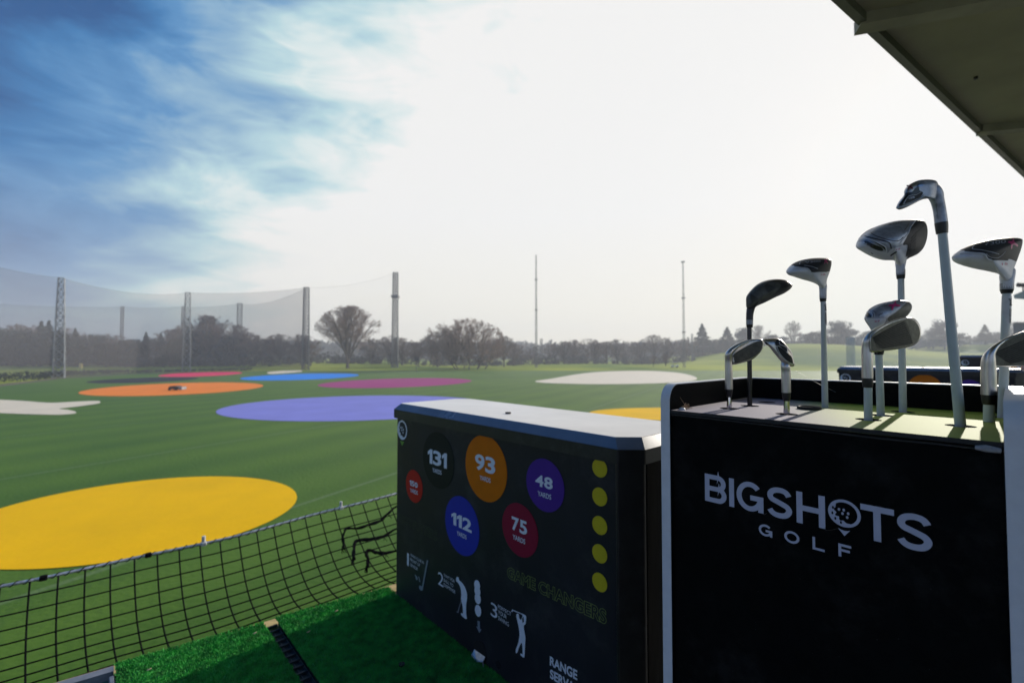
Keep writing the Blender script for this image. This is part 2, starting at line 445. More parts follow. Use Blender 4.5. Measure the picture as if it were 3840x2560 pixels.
def winter_tree(seed, H, stems=1, fork=.17, rad=.42, low=.16, limbs=11, n2=9, n3=7, n4=5, tw=.020):
    """leafless tree: limbs fill a rounded crown envelope, each carrying side branches and fine twigs"""
    rnd = random.Random(seed); trs = []; cr = MB()
    zc, rz, rr = H * (low + 1) / 2, H * (1 - low) / 2, H * rad
    lump = [rnd.uniform(0, 6.28) for _ in range(4)]
    def inside(p):
        a = atan2(p.y, p.x); k = 1 + .10 * sin(3 * a + lump[0]) + .08 * sin(5 * a + lump[1] + p.z * .4)
        return (p.x ** 2 + p.y ** 2) / (rr * k) ** 2 + ((p.z - zc) / (rz * (1 + .06 * sin(4 * a + lump[2])))) ** 2 <= 1
    def bez(a, b, c, n): return [a * (1 - t) ** 2 + b * 2 * t * (1 - t) + c * t * t for t in [i / n for i in range(n + 1)]]
    def side(q, tan, ln, up, ang):
        d = Vector((rnd.gauss(0, 1), rnd.gauss(0, 1), rnd.gauss(0, 1))); d = (d - tan * d.dot(tan)).normalized()
        out = Vector((q.x, q.y, (q.z - zc) * .6)); out = out.normalized() if out.length > .1 else Z
        d = (tan * cos(ang) + d * sin(ang) + out * .35 + Z * up).normalized()
        e = q + d * ln
        for _ in range(4):
            if inside(e): break
            ln *= .7; e = q + d * ln
        m_ = q + d * ln * .5 + Vector((rnd.gauss(0, 1), rnd.gauss(0, 1), rnd.gauss(0, 1))) * ln * .07 - Z * ln * .04
        return [q, m_, e], ln
    total = 0
    for st in range(stems):
        tr = MB(); trs.append(tr); a0 = 2 * pi * st / stems + rnd.uniform(-.4, .4)
        lean = 0 if stems == 1 else rad * H * (.10 if stems < 3 else .55) * rnd.uniform(.5, 1)
        base = Vector((cos(a0), sin(a0), 0)) * lean * (.25 if stems < 3 else .9); base.z = -.3
        fk = Vector((cos(a0) * lean * 1.2, sin(a0) * lean * 1.2, H * fork * rnd.uniform(.8, 1.2)))
        r0 = H * (.022 if stems == 1 else .017 if stems < 3 else .010)
        tr.tube([base, (base + fk) / 2 + Vector((rnd.gauss(0, .15), rnd.gauss(0, .15), 0)), fk], [r0 * 1.25, r0, r0 * .85], 7, caps=False)
        nl = max(3, int(limbs / stems) + (stems > 1))
        for k in range(nl):
            a = (a0 - 1.9 + 3.8 * (k + .5 * rnd.random()) / nl) if stems > 1 else 2 * pi * k / nl * 1.6 + rnd.uniform(-.3, .3)
            el = radians(rnd.uniform(12, 88)) if k else radians(80)
            tgt = Vector((cos(a) * cos(el) * rr, sin(a) * cos(el) * rr, zc + rz * (sin(el) * 1.0 - .12))) * 1.0
            if stems > 2:
                ra = rr * .96 * sqrt(rnd.random()); aa = rnd.uniform(0, 6.28) if k % 2 else a0 + rnd.uniform(-.6, .6)
                tgt = Vector((cos(aa) * ra, sin(aa) * ra, zc + rz * sqrt(max(0, 1 - (ra / rr) ** 2)) * rnd.uniform(.75, 1)))
                if k % 3 == 0: tgt.z = zc * rnd.uniform(.5, 1.1)
            for _ in range(6):
                if inside(tgt): break
                tgt = tgt.lerp(Vector((0, 0, zc)), .1)
            mid = fk.lerp(tgt, .45) + Z * (tgt - fk).length * rnd.uniform(.05, .22)
            P_ = bez(fk, mid, tgt, 8); P_ = [P_[0]] + [p + Vector((rnd.gauss(0, 1), rnd.gauss(0, 1), rnd.gauss(0, .6))) * H * .009 for p in P_[1:]]
            tr.tube(P_, [r0 * .52 * (1 - .8 * i / 8) + .02 for i in range(9)], 5, caps=False)
            for b in range(n2):
                t = .22 + .78 * (b + rnd.random()) / n2; ii = min(7, int(t * 8)); q = P_[ii].lerp(P_[ii + 1], t * 8 - ii); tan = (P_[ii + 1] - P_[ii]).normalized()
                s2, l2 = side(q, tan, H * .20 * (1.15 - .5 * t) * rnd.uniform(.7, 1.2), .18, radians(rnd.uniform(28, 58)))
                cr.tube(s2, [r0 * .15, r0 * .11, .03], 4, caps=False)
                for c in range(n3):
                    t3 = .25 + .75 * (c + rnd.random()) / n3; q3_ = (s2[0].lerp(s2[1], t3 * 2) if t3 < .5 else s2[1].lerp(s2[2], min(1, t3 * 2 - 1))); tn = (s2[2] - s2[0]).normalized()
                    s3, l3 = side(q3_, tn, H * .085 * rnd.uniform(.6, 1.2), .15, radians(rnd.uniform(25, 60)))
                    cr.tube([s3[0], s3[2]], [tw * 1.5, tw], 3, caps=False); t4 = (s3[2] - s3[0]).normalized() if l3 > .01 else Z
                    for d_ in range(n4):
                        q4 = s3[0].lerp(s3[2], rnd.uniform(.3, 1)); s4, l4 = side(q4, t4, H * .045 * rnd.uniform(.6, 1.3), .15, radians(rnd.uniform(20, 60)))
                        cr.tube([s4[0], s4[2]], [tw, tw * .6], 3, caps=False)
    return trs, cr


def make_bare(seed, H, label, group, name='bare_tree', **k):
    tm = k.pop('tm', twig)
    trs, cr = winter_tree(seed, H, **k)
    top = max(v[2] for v in cr.v); f = H / top
    for m in trs + [cr]: m.v = [(v[0] * f, v[1] * f, v[2] * f) for v in m.v]
    o = thing(name, (0, 0, 0), label, 'tree', group)
    [t_.build('trunk', bark, o) for t_ in trs]; cr.build('crown', tm, o)
    return o


def leafy(mb, c, r, n, rnd, size, squash=1.0, cone=False):
    for i in range(n):
        if cone:
            h = rnd.random() ** 1.3; rr = (1 - h) * r * (.55 + .45 * rnd.random()) * (1 + .25 * sin(h * 40))
            a = rnd.uniform(0, 2 * pi); p = c + Vector((cos(a) * rr, sin(a) * rr, h * squash))
        else:
            v = Vector((rnd.gauss(0, 1), rnd.gauss(0, 1), rnd.gauss(0, 1))).normalized() * r * (rnd.random() ** .4)
            v.z *= squash; p = c + v
        u = Vector((rnd.gauss(0, 1), rnd.gauss(0, 1), rnd.gauss(0, 1))).normalized(); w = u.orthogonal().normalized()
        s = size * rnd.uniform(.6, 1.4)
        mb.add([p - u * s - w * s * .5, p + u * s - w * s * .5, p + u * s + w * s * .5, p - u * s + w * s * .5], [(0, 1, 2, 3)])


def make_conifer(seed, H, label, group):
    rnd = random.Random(seed); o = thing('conifer_tree', (0, 0, 0), label, 'tree', group)
    t = MB(); t.tube([(0, 0, -.4), (0, 0, H * .97)], [H * .022, .04], 6, caps=False); t.build('trunk', bark, o)
    m = MB(); leafy(m, Vector((0, 0, H * .14)), H * .27, 1500, rnd, H * .022, H * .86, True)
    for i in range(14):
        a = rnd.uniform(0, 6.28); h = rnd.uniform(.15, .7) * H; rr = (1 - h / H) * H * .26
        leafy(m, Vector((cos(a) * rr, sin(a) * rr, h)), H * .07, 60, rnd, H * .02, .6)
    m.build('crown', leafd, o); return o


def make_dense(seed, H, label, group, m_=None):
    rnd = random.Random(seed); o = thing('evergreen_tree', (0, 0, 0), label, 'tree', group)
    t = MB(); t.tube([(0, 0, -.4), (.1, 0, H * .3), (0, .2, H * .8)], [H * .025, H * .02, .05], 6, caps=False)
    for i in range(6):
        a = rnd.uniform(0, 6.28); t.tube([(0, 0, H * .3), (cos(a) * H * .2, sin(a) * H * .2, H * rnd.uniform(.5, .75))], [H * .012, .03], 5, caps=False)
    t.build('trunk', bark, o)
    m = MB()
    for i in range(34):
        a = rnd.uniform(0, 6.28); h = rnd.uniform(.16, .86); rr = H * .27 * sqrt(max(.05, 1 - ((h - .45) / .52) ** 2)) * rnd.uniform(.2, 1)
        leafy(m, Vector((cos(a) * rr, sin(a) * rr, h * H)), H * rnd.uniform(.10, .17), 110, rnd, H * .018, .85)
    m.build('crown', m_ or leafd, o); return o


def put(o, x, base, top, dist, H, rz, first=None, wide=1.0):
    """stand a copy so that it appears at column x with its top at row `top`"""
    p = yat(x, 1331.7, dist); g = gh(p.x, p.y); tz = yat(x, top, dist).z
    s = (tz - g) / H
    o.location = (p.x, p.y, g); o.scale = (s * wide, s * wide, s); o.rotation_euler = (0, 0, rz)
    return o


GW = 'trees of the dark wood beyond the left side of the field'
WL = 'tree in the dark dense wood left of the large spreading bare tree'
protos = dict(
    b1=(make_bare(11, 14, 'bare ' + WL, GW, rad=.40), 14),
    b2=(make_bare(23, 14, 'bare ' + WL, GW, stems=2, rad=.36, low=.10, fork=.12), 14),
    b3=(make_bare(37, 14, 'bare ' + WL, GW, stems=4, rad=.52, low=.02, fork=.08, limbs=16), 14),
    c1=(make_conifer(5, 14, 'dark pointed conifer ' + WL, GW), 14),
    d1=(make_dense(8, 14, 'dark evergreen ' + WL, GW), 14),
    d2=(make_dense(19, 14, 'dull ivy covered ' + WL, GW, leafb), 14))
used = set()


def place(kind, x, top, dist, wide=1.0, label=None, group=None, rz=None):
    o, H = protos[kind]
    if kind in used: o = copy_tree(o)
    used.add(kind)
    put(o, x, 0, top, dist, H, random.uniform(0, 6.28) if rz is None else rz, wide=wide)
    if label: o['label'] = label
    if group: o['group'] = group
    elif label and 'group' in o: del o['group']
    return o


left_wood = [('d1', 0, 1232, 172), ('b1', 60, 1226, 185), ('d2', 92, 1238, 165), ('c1', 151, 1214, 178), ('c1', 180, 1212, 172), ('b2', 122, 1226, 180), ('d2', 215, 1240, 168), ('b3', 237, 1230, 182),
             ('c1', 279, 1246, 178), ('d2', 300, 1268, 165), ('b1', 335, 1268, 190), ('d1', 367, 1262, 172), ('b2', 400, 1258, 185), ('b3', 430, 1262, 178), ('d2', 467, 1274, 168), ('d1', 505, 1280, 178),
             ('c1', 546, 1260, 180), ('d1', 580, 1270, 172), ('c1', 602, 1264, 184), ('b1', 640, 1242, 190), ('b1', 672, 1240, 180), ('d2', 690, 1268, 168), ('b3', 722, 1222, 178), ('b1', 757, 1190, 186),
             ('b1', 800, 1196, 190), ('d2', 745, 1236, 172), ('b2', 780, 1225, 172), ('b3', 826, 1232, 176), ('b1', 882, 1222, 182), ('b2', 915, 1250, 176), ('d2', 860, 1262, 170), ('d2', 40, 1262, 160), ('d2', 150, 1262, 160),
             ('d1', 260, 1272, 160), ('d2', 400, 1285, 160), ('d1', 640, 1280, 162), ('d1', 520, 1292, 160), ('b2', 20, 1245, 176), ('d1', -60, 1226, 170), ('b3', 320, 1262, 186), ('b3', 560, 1272, 188), ('b2', 610, 1268, 190)]
for k, x, top, dist in left_wood: place(k, x, top - 8 - 10 * random.random(), dist, wide=1.25 if k[0] in 'db' else 1.0)
G2 = 'low round bare trees with several trunks left of the large spreading bare tree'
for i, (x, top, w) in enumerate([(957, 1252, 1.5), (1010, 1260, 1.4), (1050, 1250, 1.7), (1100, 1248, 1.6), (1135, 1256, 1.5)]):
    place('b3' if i % 2 else 'b1', x, top, 165, w, 'low round bare tree just left of the large spreading bare tree', G2)
# the two landmark trees
bt = make_bare(5, 20, 'large spreading bare tree with two main limbs, behind the bright blue disc', None, stems=2, rad=.46, low=.20, fork=.20, limbs=24, n2=10, n3=8, n4=6, tw=.022, tm=twig_pale)
put(bt, 1303, 0, 1143, 150, 20, 1.2, wide=1.14)
bc = make_bare(77, 16, 'broad many stemmed bare tree on the skyline right of the tall dark lattice tower', None, name='bare_tree', stems=8, rad=.74, low=.0, fork=.10, limbs=56, n2=9, n3=7, n4=5, tw=.024, tm=twig_pale)
put(bc, 1755, 0, 1190, 150, 16, .4, wide=1.18)
G3 = 'bare trees in the hazy belt behind the middle of the field'
ML = 'bare tree in the hazy belt between the large spreading bare tree and the hill on the right'
for i, (x, top, dist, w) in enumerate([(1395, 1275, 190, 1.6), (1440, 1282, 200, 1.6), (1468, 1268, 195, 1.5), (1510, 1272, 190, 1.6), (1560, 1292, 200, 1.6), (1600, 1262, 175, 1.2), (1640, 1246, 172, 1.2), (1890, 1266, 175, 1.2), (1925, 1290, 185, 1.5), (1965, 1296, 200, 1.5),
                                       (2075, 1296, 210, 1.7), (2115, 1288, 205, 1.7), (2150, 1282, 215, 1.6), (2190, 1270, 212, 1.5), (2230, 1286, 208, 1.7), (2275, 1290, 216, 1.7), (2315, 1278, 214, 1.6), (2360, 1286, 220, 1.7), (2405, 1280, 222, 1.6),
                                       (2455, 1258, 224, 1.3), (2500, 1268, 226, 1.4), (2545, 1280, 230, 1.5), (2580, 1270, 232, 1.3)]):
    place(('b1', 'b3', 'b2', 'b1')[i % 4], x, top - 4 - 10 * random.random(), dist, w * 1.1, ML, G3)
G4 = 'trees on the hazy hill behind the club rack'
right_row = [('c1', 2634, 1220, 262, 1.25, 'pointed dark conifer on the hill, leftmost of the hazy trees above the club rack'),
             ('d1', 2690, 1272, 275, 1.5, None), ('c1', 2728, 1232, 262, 1.5, 'broad conifer on the hill between the leftmost pointed conifer and the black wood club'),
             ('d1', 2790, 1228, 270, 1.0, None), ('b1', 2847, 1222, 268, 1.0, 'pale bare tree on the hill just right of the black wood club shaft'),
             ('d1', 2895, 1256, 270, 1.3, None), ('d2', 2940, 1262, 276, 1.3, None), ('b2', 2975, 1206, 262, .8, 'thin pale bare tree on the hill above the joined iron heads'),
             ('d1', 3020, 1252, 276, 1.5, None), ('d2', 3060, 1240, 268, 1.5, None), ('d2', 3110, 1262, 270, 1.4, None), ('d1', 3144, 1200, 258, 1.15, 'tall dark round tree on the hill right of the small white wood club'),
             ('d2', 3185, 1226, 262, 1.1, None), ('d1', 3263, 1240, 262, 1.2, None), ('d2', 3310, 1262, 262, 1.4, None), ('b3', 3400, 1262, 264, 1.5, None), ('d1', 3440, 1258, 264, 1.3, None), ('d2', 3500, 1232, 262, 1.2, None),
             ('d2', 3543, 1194, 256, 1.0, 'tall round tree on the hill just left of the tall leaning iron shaft'), ('d1', 3600, 1250, 262, 1.5, None), ('b1', 3640, 1262, 262, 1.4, None),
             ('c1', 3696, 1222, 258, 1.4, 'dark conifer on the hill between the leaning iron shaft and the rightmost wood club'), ('d1', 3745, 1246, 262, 1.4, None), ('c1', 3790, 1240, 262, 1.4, None), ('d1', 3822, 1206, 256, 1.2, None), ('d2', 3880, 1230, 256, 1.4, None)]
for k, x, top, dist, w, lb in right_row:
    place(k, x, top - 5, dist, w * 1.12, lb or 'round hazy tree in the row on the hill behind the club rack', None if lb else G4)
for i, (x, top, dist) in enumerate([(2450, 1330, 165), (2496, 1322, 168)]):
    place('b2', x, top, dist, 1.1, ['small bare sapling on the sunny mound, left of the white golf cart', 'taller bare sapling on the sunny mound nearest the white golf cart'][i])


def undergrowth():
    rnd = random.Random(3); mb = MB()
    for i in range(420):
        x = rnd.uniform(-120, 1200) if i < 270 else rnd.uniform(1150, 2620)
        d = rnd.uniform(158, 190) if x < 1150 else rnd.uniform(188, 205) + max(0, x - 1900) * .03
        p = yat(x, 1331.7, d); h = (rnd.uniform(1.6, 6.5) if x < 920 else rnd.uniform(1.5, 4.2)) if x < 1150 else rnd.uniform(1, 5)
        if 930 < x < 1240 and rnd.random() < .75: continue
        leafy(mb, Vector((p.x, p.y, gh(p.x, p.y) + h * .45)), h * .75, 70, rnd, .36, .8)
    for i in range(170):
        x = rnd.uniform(2600, 3950); p = yat(x, 1331.7, rnd.uniform(262, 285)); h = rnd.uniform(2.5, 6.5)
        leafy(mb, Vector((p.x, p.y, gh(p.x, p.y) + h * .5)), h * .8, 60, rnd, .45, .7)
    o = mb.build('undergrowth', leafb); tag(o, 'dark brushy undergrowth filling the foot of the tree line', 'bushes', kind='stuff')
undergrowth()


def far_wood():
    rnd = random.Random(9); mb = MB()
    for i in range(620):
        x = rnd.uniform(-200, 4050); d = rnd.uniform(360, 560)
        p = yat(x, 1331.7, d); topy = 1284 + 7 * sin(x * .004) + rnd.uniform(-5, 7)
        if 1450 < x < 2050: topy = 1278 + rnd.uniform(-4, 8)
        tz = yat(x, topy, d).z; g = gh(p.x, p.y); r = rnd.uniform(7, 11)
        for k in range(3):
            zc = g + max(1, (tz - g - r * .6)) * (k + 1) / 3
            leafy(mb, Vector((p.x + rnd.uniform(-5, 5), p.y, zc)), r, 26, rnd, 1.9, .55)
    o = mb.build('far_woodland', leafb); tag(o, 'distant blue hazy woodland along the horizon', 'woodland', kind='stuff')
far_wood()

ORD = 'leftmost second third fourth fifth sixth seventh eighth ninth tenth eleventh twelfth thirteenth fourteenth fifteenth sixteenth seventeenth eighteenth nineteenth twentieth'.split()
ORD += ['twenty ' + w for w in ['first', 'second', 'third', 'fourth', 'fifth', 'sixth', 'seventh']]
KIND = {'bare_tree': 'bare tree', 'conifer_tree': 'pointed conifer', 'evergreen_tree': 'round evergreen tree'}
WHERE = {GW: 'in the dark left wood', G2: 'left of the large spreading one', G3: 'in the hazy middle belt', G4: 'on the hazy hill'}
for g_, wh in WHERE.items():
    for nm, kd in KIND.items():
        L_ = sorted([o for o in COL.objects if o.get('group') == g_ and o.name.split('.')[0] == nm], key=lambda o: o.location.x / o.location.y)
        for i, o in enumerate(L_):
            o['label'] = ('the only ' + kd + ' ' + wh) if len(L_) == 1 else ORD[i] + (' from the left of the ' if i else ' of the ') + kd.replace('bare tree', 'bare trees').replace('conifer', 'conifers').replace('evergreen tree', 'evergreen trees') + ' ' + wh
# low hedge past the left rim of the turf
def hedge():
    rnd = random.Random(4); mb = MB()
    bs = [(-300, 1455, 1.9), (0, 1432, 1.8), (130, 1424, 1.6), (250, 1410, 1.3), (420, 1400, 1.0), (640, 1393, .55), (900, 1390, .9), (940, 1389.5, .9)]
    P = [gp(x, y) for x, y, _ in bs]
    for i in range(len(bs) - 1):
        a, b = P[i], P[i + 1]; n = int((b - a).length * 1.3) + 1
        for k in range(n):
            t = k / n; p = a.lerp(b, t); h = bs[i][2] * (1 - t) + bs[i + 1][2] * t
            for q in range(2):
                leafy(mb, Vector((p.x + rnd.uniform(-.5, .5), p.y + rnd.uniform(.5, 1.5), h * .5)), .72 * max(h, .7), 26, rnd, .12, .7 * h / max(h, .7))
    o = mb.build('hedge', leafd); tag(o, 'low dark clipped hedge beyond the left rim of the turf', 'hedge')
hedge()

# =================================================================== NET TOWERS AND NETS
steel = mat('tower_steel', (.12, .125, .13), .6, .3, var=.3, vscale=.6)
steel_l = mat('galvanised_steel', (.22, .235, .25), .5, .5, var=.3, vscale=.6)
towers = {}


def tower(key, x, dist, top, wt, wb, label, group, m=None, bar=.07, base=None, n=None, platforms=()):
    p = yat(x, 1331.7, dist); g = gh(p.x, p.y) - .2; tz = yat(x, top, dist).z; H = tz - g
    o = thing('lattice_tower', (p.x, p.y, g), label, 'tower', group)
    n = n or max(8, int(H / (wb * .85))); mat_ = m or steel
    az = atan2(p.x, p.y) + .12; ex = Vector((cos(az), -sin(az), 0)); ey = Vector((sin(az), cos(az), 0))
    def cpt(c, w_, z_): return Vector((p.x, p.y, z_)) + ex * (c[0] * w_ / 2) + ey * (c[1] * w_ / 2)
    for a in range(4):
        c = ((-1, -1), (1, -1), (1, 1), (-1, 1))[a]
        mb = MB(); mb.tube([cpt(c, wb, g), cpt(c, wt, tz)], bar, 5)
        mb.build('leg', mat_, o)
    mb = MB()
    for i in range(n):
        za, zb = g + H * i / n, g + H * (i + 1) / n; wa = wb + (wt - wb) * i / n; wc = wb + (wt - wb) * (i + 1) / n
        for a in range(4):
            c = ((-1, -1), (1, -1), (1, 1), (-1, 1)); A, B = c[a], c[(a + 1) % 4]
            pa, pb, pc, pd = cpt(A, wa, za), cpt(B, wc, zb), cpt(B, wa, za), cpt(A, wc, zb)
            mb.tube([pa, pb], bar * .6, 4, False); mb.tube([pc, pd], bar * .6, 4, False); mb.tube([pd, pb], bar * .6, 4, False)
    mb.build('bracing', mat_, o)
    for py in platforms:
        zz = yat(x, py, dist).z; k = MB(); k.box((p.x, p.y, zz), max(wt * 1.5, 1.0), max(wt * 1.5, 1.0), max(.35, wt * .5)); k.build('platform', mat_, o)
    towers[key] = Vector((p.x, p.y, tz)); return o


GT = 'lattice towers holding the side netting'
tower('t0', -330, 70, 900, 1.3, 2.1, 'lattice tower left of the picture edge', GT, steel_l)
tower('t1', 222, 89, 1042, 0.85, 1.7, 'pale lattice tower standing nearest, at the far left beside the hedge', None, steel_l)
tower('t2', 700, 126, 1097, 1.1, 1.9, 'lattice tower behind the pinkish red disc', None, steel_l)
tower('t3', 1146, 137, 1078, 1.4, 1.9, 'lattice tower just left of the large spreading bare tree', None, bar=.10, n=24)
tower('t4', 1481, 157, 1022, 1.6, 2.0, 'dark tall lattice tower between the large bare tree and the many stemmed tree', None, platforms=(1112,), bar=.12, n=34)
tower('t5', 2011, 157, 956, .30, .75, 'very tall slender lattice mast right of the many stemmed tree', None, bar=.045, platforms=(1048, 1162, 1330))
tower('t6', 2565, 157, 980, .30, .75, 'very tall slender lattice mast left of the hill conifers', None, bar=.035, platforms=(982, 1117, 1245))
tower('b1', 455, 215, 1149, 1.1, 1.1, 'short distant lattice tower between the nearest tower and the one behind the red disc', None, bar=.09)
tower('b2', 683, 215, 1149, 1.1, 1.1, 'short distant lattice tower partly behind the one at the pinkish red disc', None, bar=.09)
tower('b3', 896, 205, 1137, 1.8, 1.8, 'short distant lattice tower midway left of the large bare tree', None, bar=.1)
tower('b4', 2030, 215, 1270, 1.0, 1.3, 'short grey lattice tower right behind the first slender mast', None, bar=.08)
tower('b5', 2596, 215, 1252, .6, .9, 'short grey lattice tower right behind the second slender mast', None, bar=.07)


def net_sheet(name, spans, label, m):
    mb = MB(); nz = 14
    cols = []
    for a, b, sag in spans:
        for i in range(17):
            t = i / 16; p = a.lerp(b, t); p = Vector((p.x, p.y, p.z - sag * 4 * t * (1 - t)))
            cols.append(p)
    vs = []; 
    for p in cols:
        for k in range(nz + 1):
            f = k / nz; vs.append(Vector((p.x, p.y, .2 + (p.z - .2) * f)))
    fs = [(i * (nz + 1) + k, (i + 1) * (nz + 1) + k, (i + 1) * (nz + 1) + k + 1, i * (nz + 1) + k + 1) for i in range(len(cols) - 1) for k in range(nz)]
    mb.add(vs, fs, 0, True)
    o = thing(name, (cols[0].x, cols[0].y, 0), label, 'netting')
    mb.build('mesh', m, o)
    rp = MB(); rp.tube(cols, .022, 5); rp.build('head_rope', steel, o)
    return o
netm = mat('net_weave', (.12, .11, .115), .9, trans=.74)
netm2 = mat('net_weave_thin', (.12, .12, .11), .9, trans=.80)
T = towers
net_sheet('range_net', [(T['t0'], T['t1'], 1.0), (T['t1'], T['t2'], 1.6), (T['t2'], T['t3'], .8)],
          'tall grey side netting slung between the three left lattice towers', netm)
net_sheet('range_net', [(T['t3'], T['t4'], 1.5)], 'faint netting between the tower left of the large bare tree and the tall dark tower', mat('net_weave_faint', (.12, .12, .11), .9, trans=.97))
net_sheet('range_net', [(yat(-200, 1120, 215), T['b1'], 1.5), (T['b1'], T['b2'], .6), (T['b2'], T['b3'], .8), (T['b3'], T['t3'], 2.2)],
          'distant lower netting slung between the short far lattice towers', netm2)

# =================================================================== SMALL THINGS OUT ON THE FIELD
dark = mat('black_plastic', (.015, .015, .017), .45, var=.3, vscale=20)
whitep = mat('white_paint', (.75, .75, .74), .5, var=.05, vscale=10)
rubber = mat('rubber', (.012, .012, .012), .8, var=.3, vscale=30)
yellowp = mat('yellow_paint', (.55, .40, .12), .6, var=.1)


def picker():
    c = gp(660, 1463); L_ = 1.5
    o = thing('ball_picker', (c.x, c.y, .05), 'small dark robotic ball picker standing on the orange disc', 'machine')
    m = MB(); prof = [(-.7, .16), (-.7, .34), (-.5, .5), (.15, .55), (.5, .42), (.62, .2), (.62, .14)]
    m.prism([Vector((c.x + a, c.y - .4, .05 + b)) for a, b in prof], Vector((0, .8, 0))); m.build('body', dark, o, .03)
    m = MB(); m.box((c.x + .85, c.y, .28), .4, .9, .34); m.build('ball_basket', steel_l, o, .03)
    for sx in (-.5, .35):
        for sy in (-.46, .46):
            m = MB(); m.tube([(c.x + sx, c.y + sy - .05, .2), (c.x + sx, c.y + sy + .05, .2)], .17, 16); m.build('wheel', rubber, o)
picker()


def cart():
    p = yat(2530, 1331.7, 158); g = gh(p.x, p.y); p.z = g
    o = thing('golf_cart', p, 'white golf cart parked on the sunny mound beyond the right bunker', 'golf cart')
    m = MB(); prof = [(-1.15, .35), (-1.15, .75), (-.4, .8), (-.3, .55), (.5, .55), (.65, .9), (1.1, .8), (1.25, .4)]
    m.prism([Vector((p.x + a, p.y - .55, g + b)) for a, b in prof], Vector((0, 1.1, 0))); m.build('body', whitep, o, .04)
    m = MB(); m.box((p.x - .05, p.y, g + 1.85), 1.9, 1.15, .07); m.build('roof', whitep, o, .02)
    for sx in (-.9, .75):
        for sy in (-.5, .5):
            m = MB(); m.tube([(p.x + sx * 1.0, p.y + sy, g + .7), (p.x + sx * .9, p.y + sy, g + 1.83)], .025, 6); m.build('roof_post', steel, o)
            m = MB(); m.tube([(p.x + sx, p.y + sy * 1.15 - .08, g + .25), (p.x + sx, p.y + sy * 1.15 + .08, g + .25)], .25, 16); m.build('wheel', rubber, o)
    m = MB(); m.box((p.x - .45, p.y, g + .92), .5, 1.0, .14); m.build('seat', dark, o, .02)
cart()


def field_sign():
    p = gp(1562, 1396); o = thing('field_sign', p, 'small dark board on a thin pole before the many stemmed tree', 'sign')
    m = MB(); m.tube([p, p + Z * 3.3], .06, 8); m.build('pole', steel, o)
    m = MB(); m.box(p + Z * 3.5, 1.3, .1, 1.2); m.build('board', dark, o, .02)
field_sign()


def marker():
    p = yat(304, 1331.7, 142); g = gh(p.x, p.y); p.z = g
    o = thing('marker_post', p, 'pale yellow marker post on the grass before the dark left wood', 'post')
    m = MB(); m.box((p.x, p.y, g + 1.2), .9, .25, 1.5); m.build('board', yellowp, o, .03)
    m = MB(); m.tube([(p.x, p.y, g - .1), (p.x, p.y, g + .5)], .08, 8); m.build('pole', steel, o)
marker()

# =================================================================== THE BAY: DECK, MATS, SAFETY NET, ROOF
concrete = mat('concrete', (.16, .16, .155), .85, var=.25, vscale=3, bump=.002, bscale=40)
woodm = mat('timber', (.50, .35, .14), .7, var=.25, vscale=6, stretch=(1, 8, 8), bump=.001, bscale=30)
DZ = HC - FLOOR


def bbox_mb(s0, s1, d0, d1, t0, t1):
    m = MB(); m.box(bay((s0 + s1) / 2, (d0 + d1) / 2, (t0 + t1) / 2), abs(s1 - s0), abs(d1 - d0), abs(t1 - t0), (D1, D2, Z)); return m
def s_edge(d): return 2.075 - .145 * (d - .54)
def slab(s_in, out, d0, d1, t0, t1):
    ds = [d0] + [x for x in (1.1,) if d0 < x < d1] + [d1]
    m = MB(); P_ = [bay(s_in if s_in is not None else s_edge(d) - .05, d, t0) for d in ds] + [bay(s_edge(d) + out, d, t0) for d in ds[::-1]]
    m.prism(P_, Z * (t0 - t1)); return m
struct(slab(-4.2, -.056, -12, 26, FLOOR, FLOOR + .35).build('deck', concrete))
o = slab(None, .018, -12, 26, FLOOR - .006, FLOOR + .16).build('edge_board', woodm, bevel=.004)
tag(o, 'yellowish timber board along the front edge of the platform', 'board')


def quad_mb(s0, sa, sb, d0, d1, t0, t1):
    m = MB(); m.prism([bay(s0, d0, t0), bay(sa, d0, t0), bay(sb, d1, t0), bay(s0, d1, t0)], Z * (t0 - t1)); return m


def grass_mat_mb(s0, sa, sb, d0, d1, t, h, seed, n):
    m = quad_mb(s0, sa, sb, d0, d1, t, t + h); rnd = random.Random(seed)
    for i in range(n):
        d = rnd.uniform(d0 - .004, d1 + .004); s = rnd.uniform(s0 - .004, sa + (sb - sa) * (d - d0) / (d1 - d0) + .006)
        p = bay(s, d, t + .002); w = rnd.uniform(.0012, .0022); a = rnd.uniform(0, 6.28); hh = rnd.uniform(.006, .0125)
        e = Vector((cos(a), sin(a), 0)); lean = Vector((rnd.uniform(-1, 1), rnd.uniform(-1, 1), 0)) * .006
        m.add([p - e * w, p + e * w, p + Z * hh + lean], [(0, 1, 2)], 1)
    return m
matbase = mat('mat_backing', (.008, .012, .008), .9)
pile = mat('green_mat_pile', (.045, .36, .055), .7, var=.45, vscale=25, spec=.3)
pile_base = mat('green_mat_base', (.018, .24, .05), .9, var=.5, vscale=45)
MT = FLOOR - .035


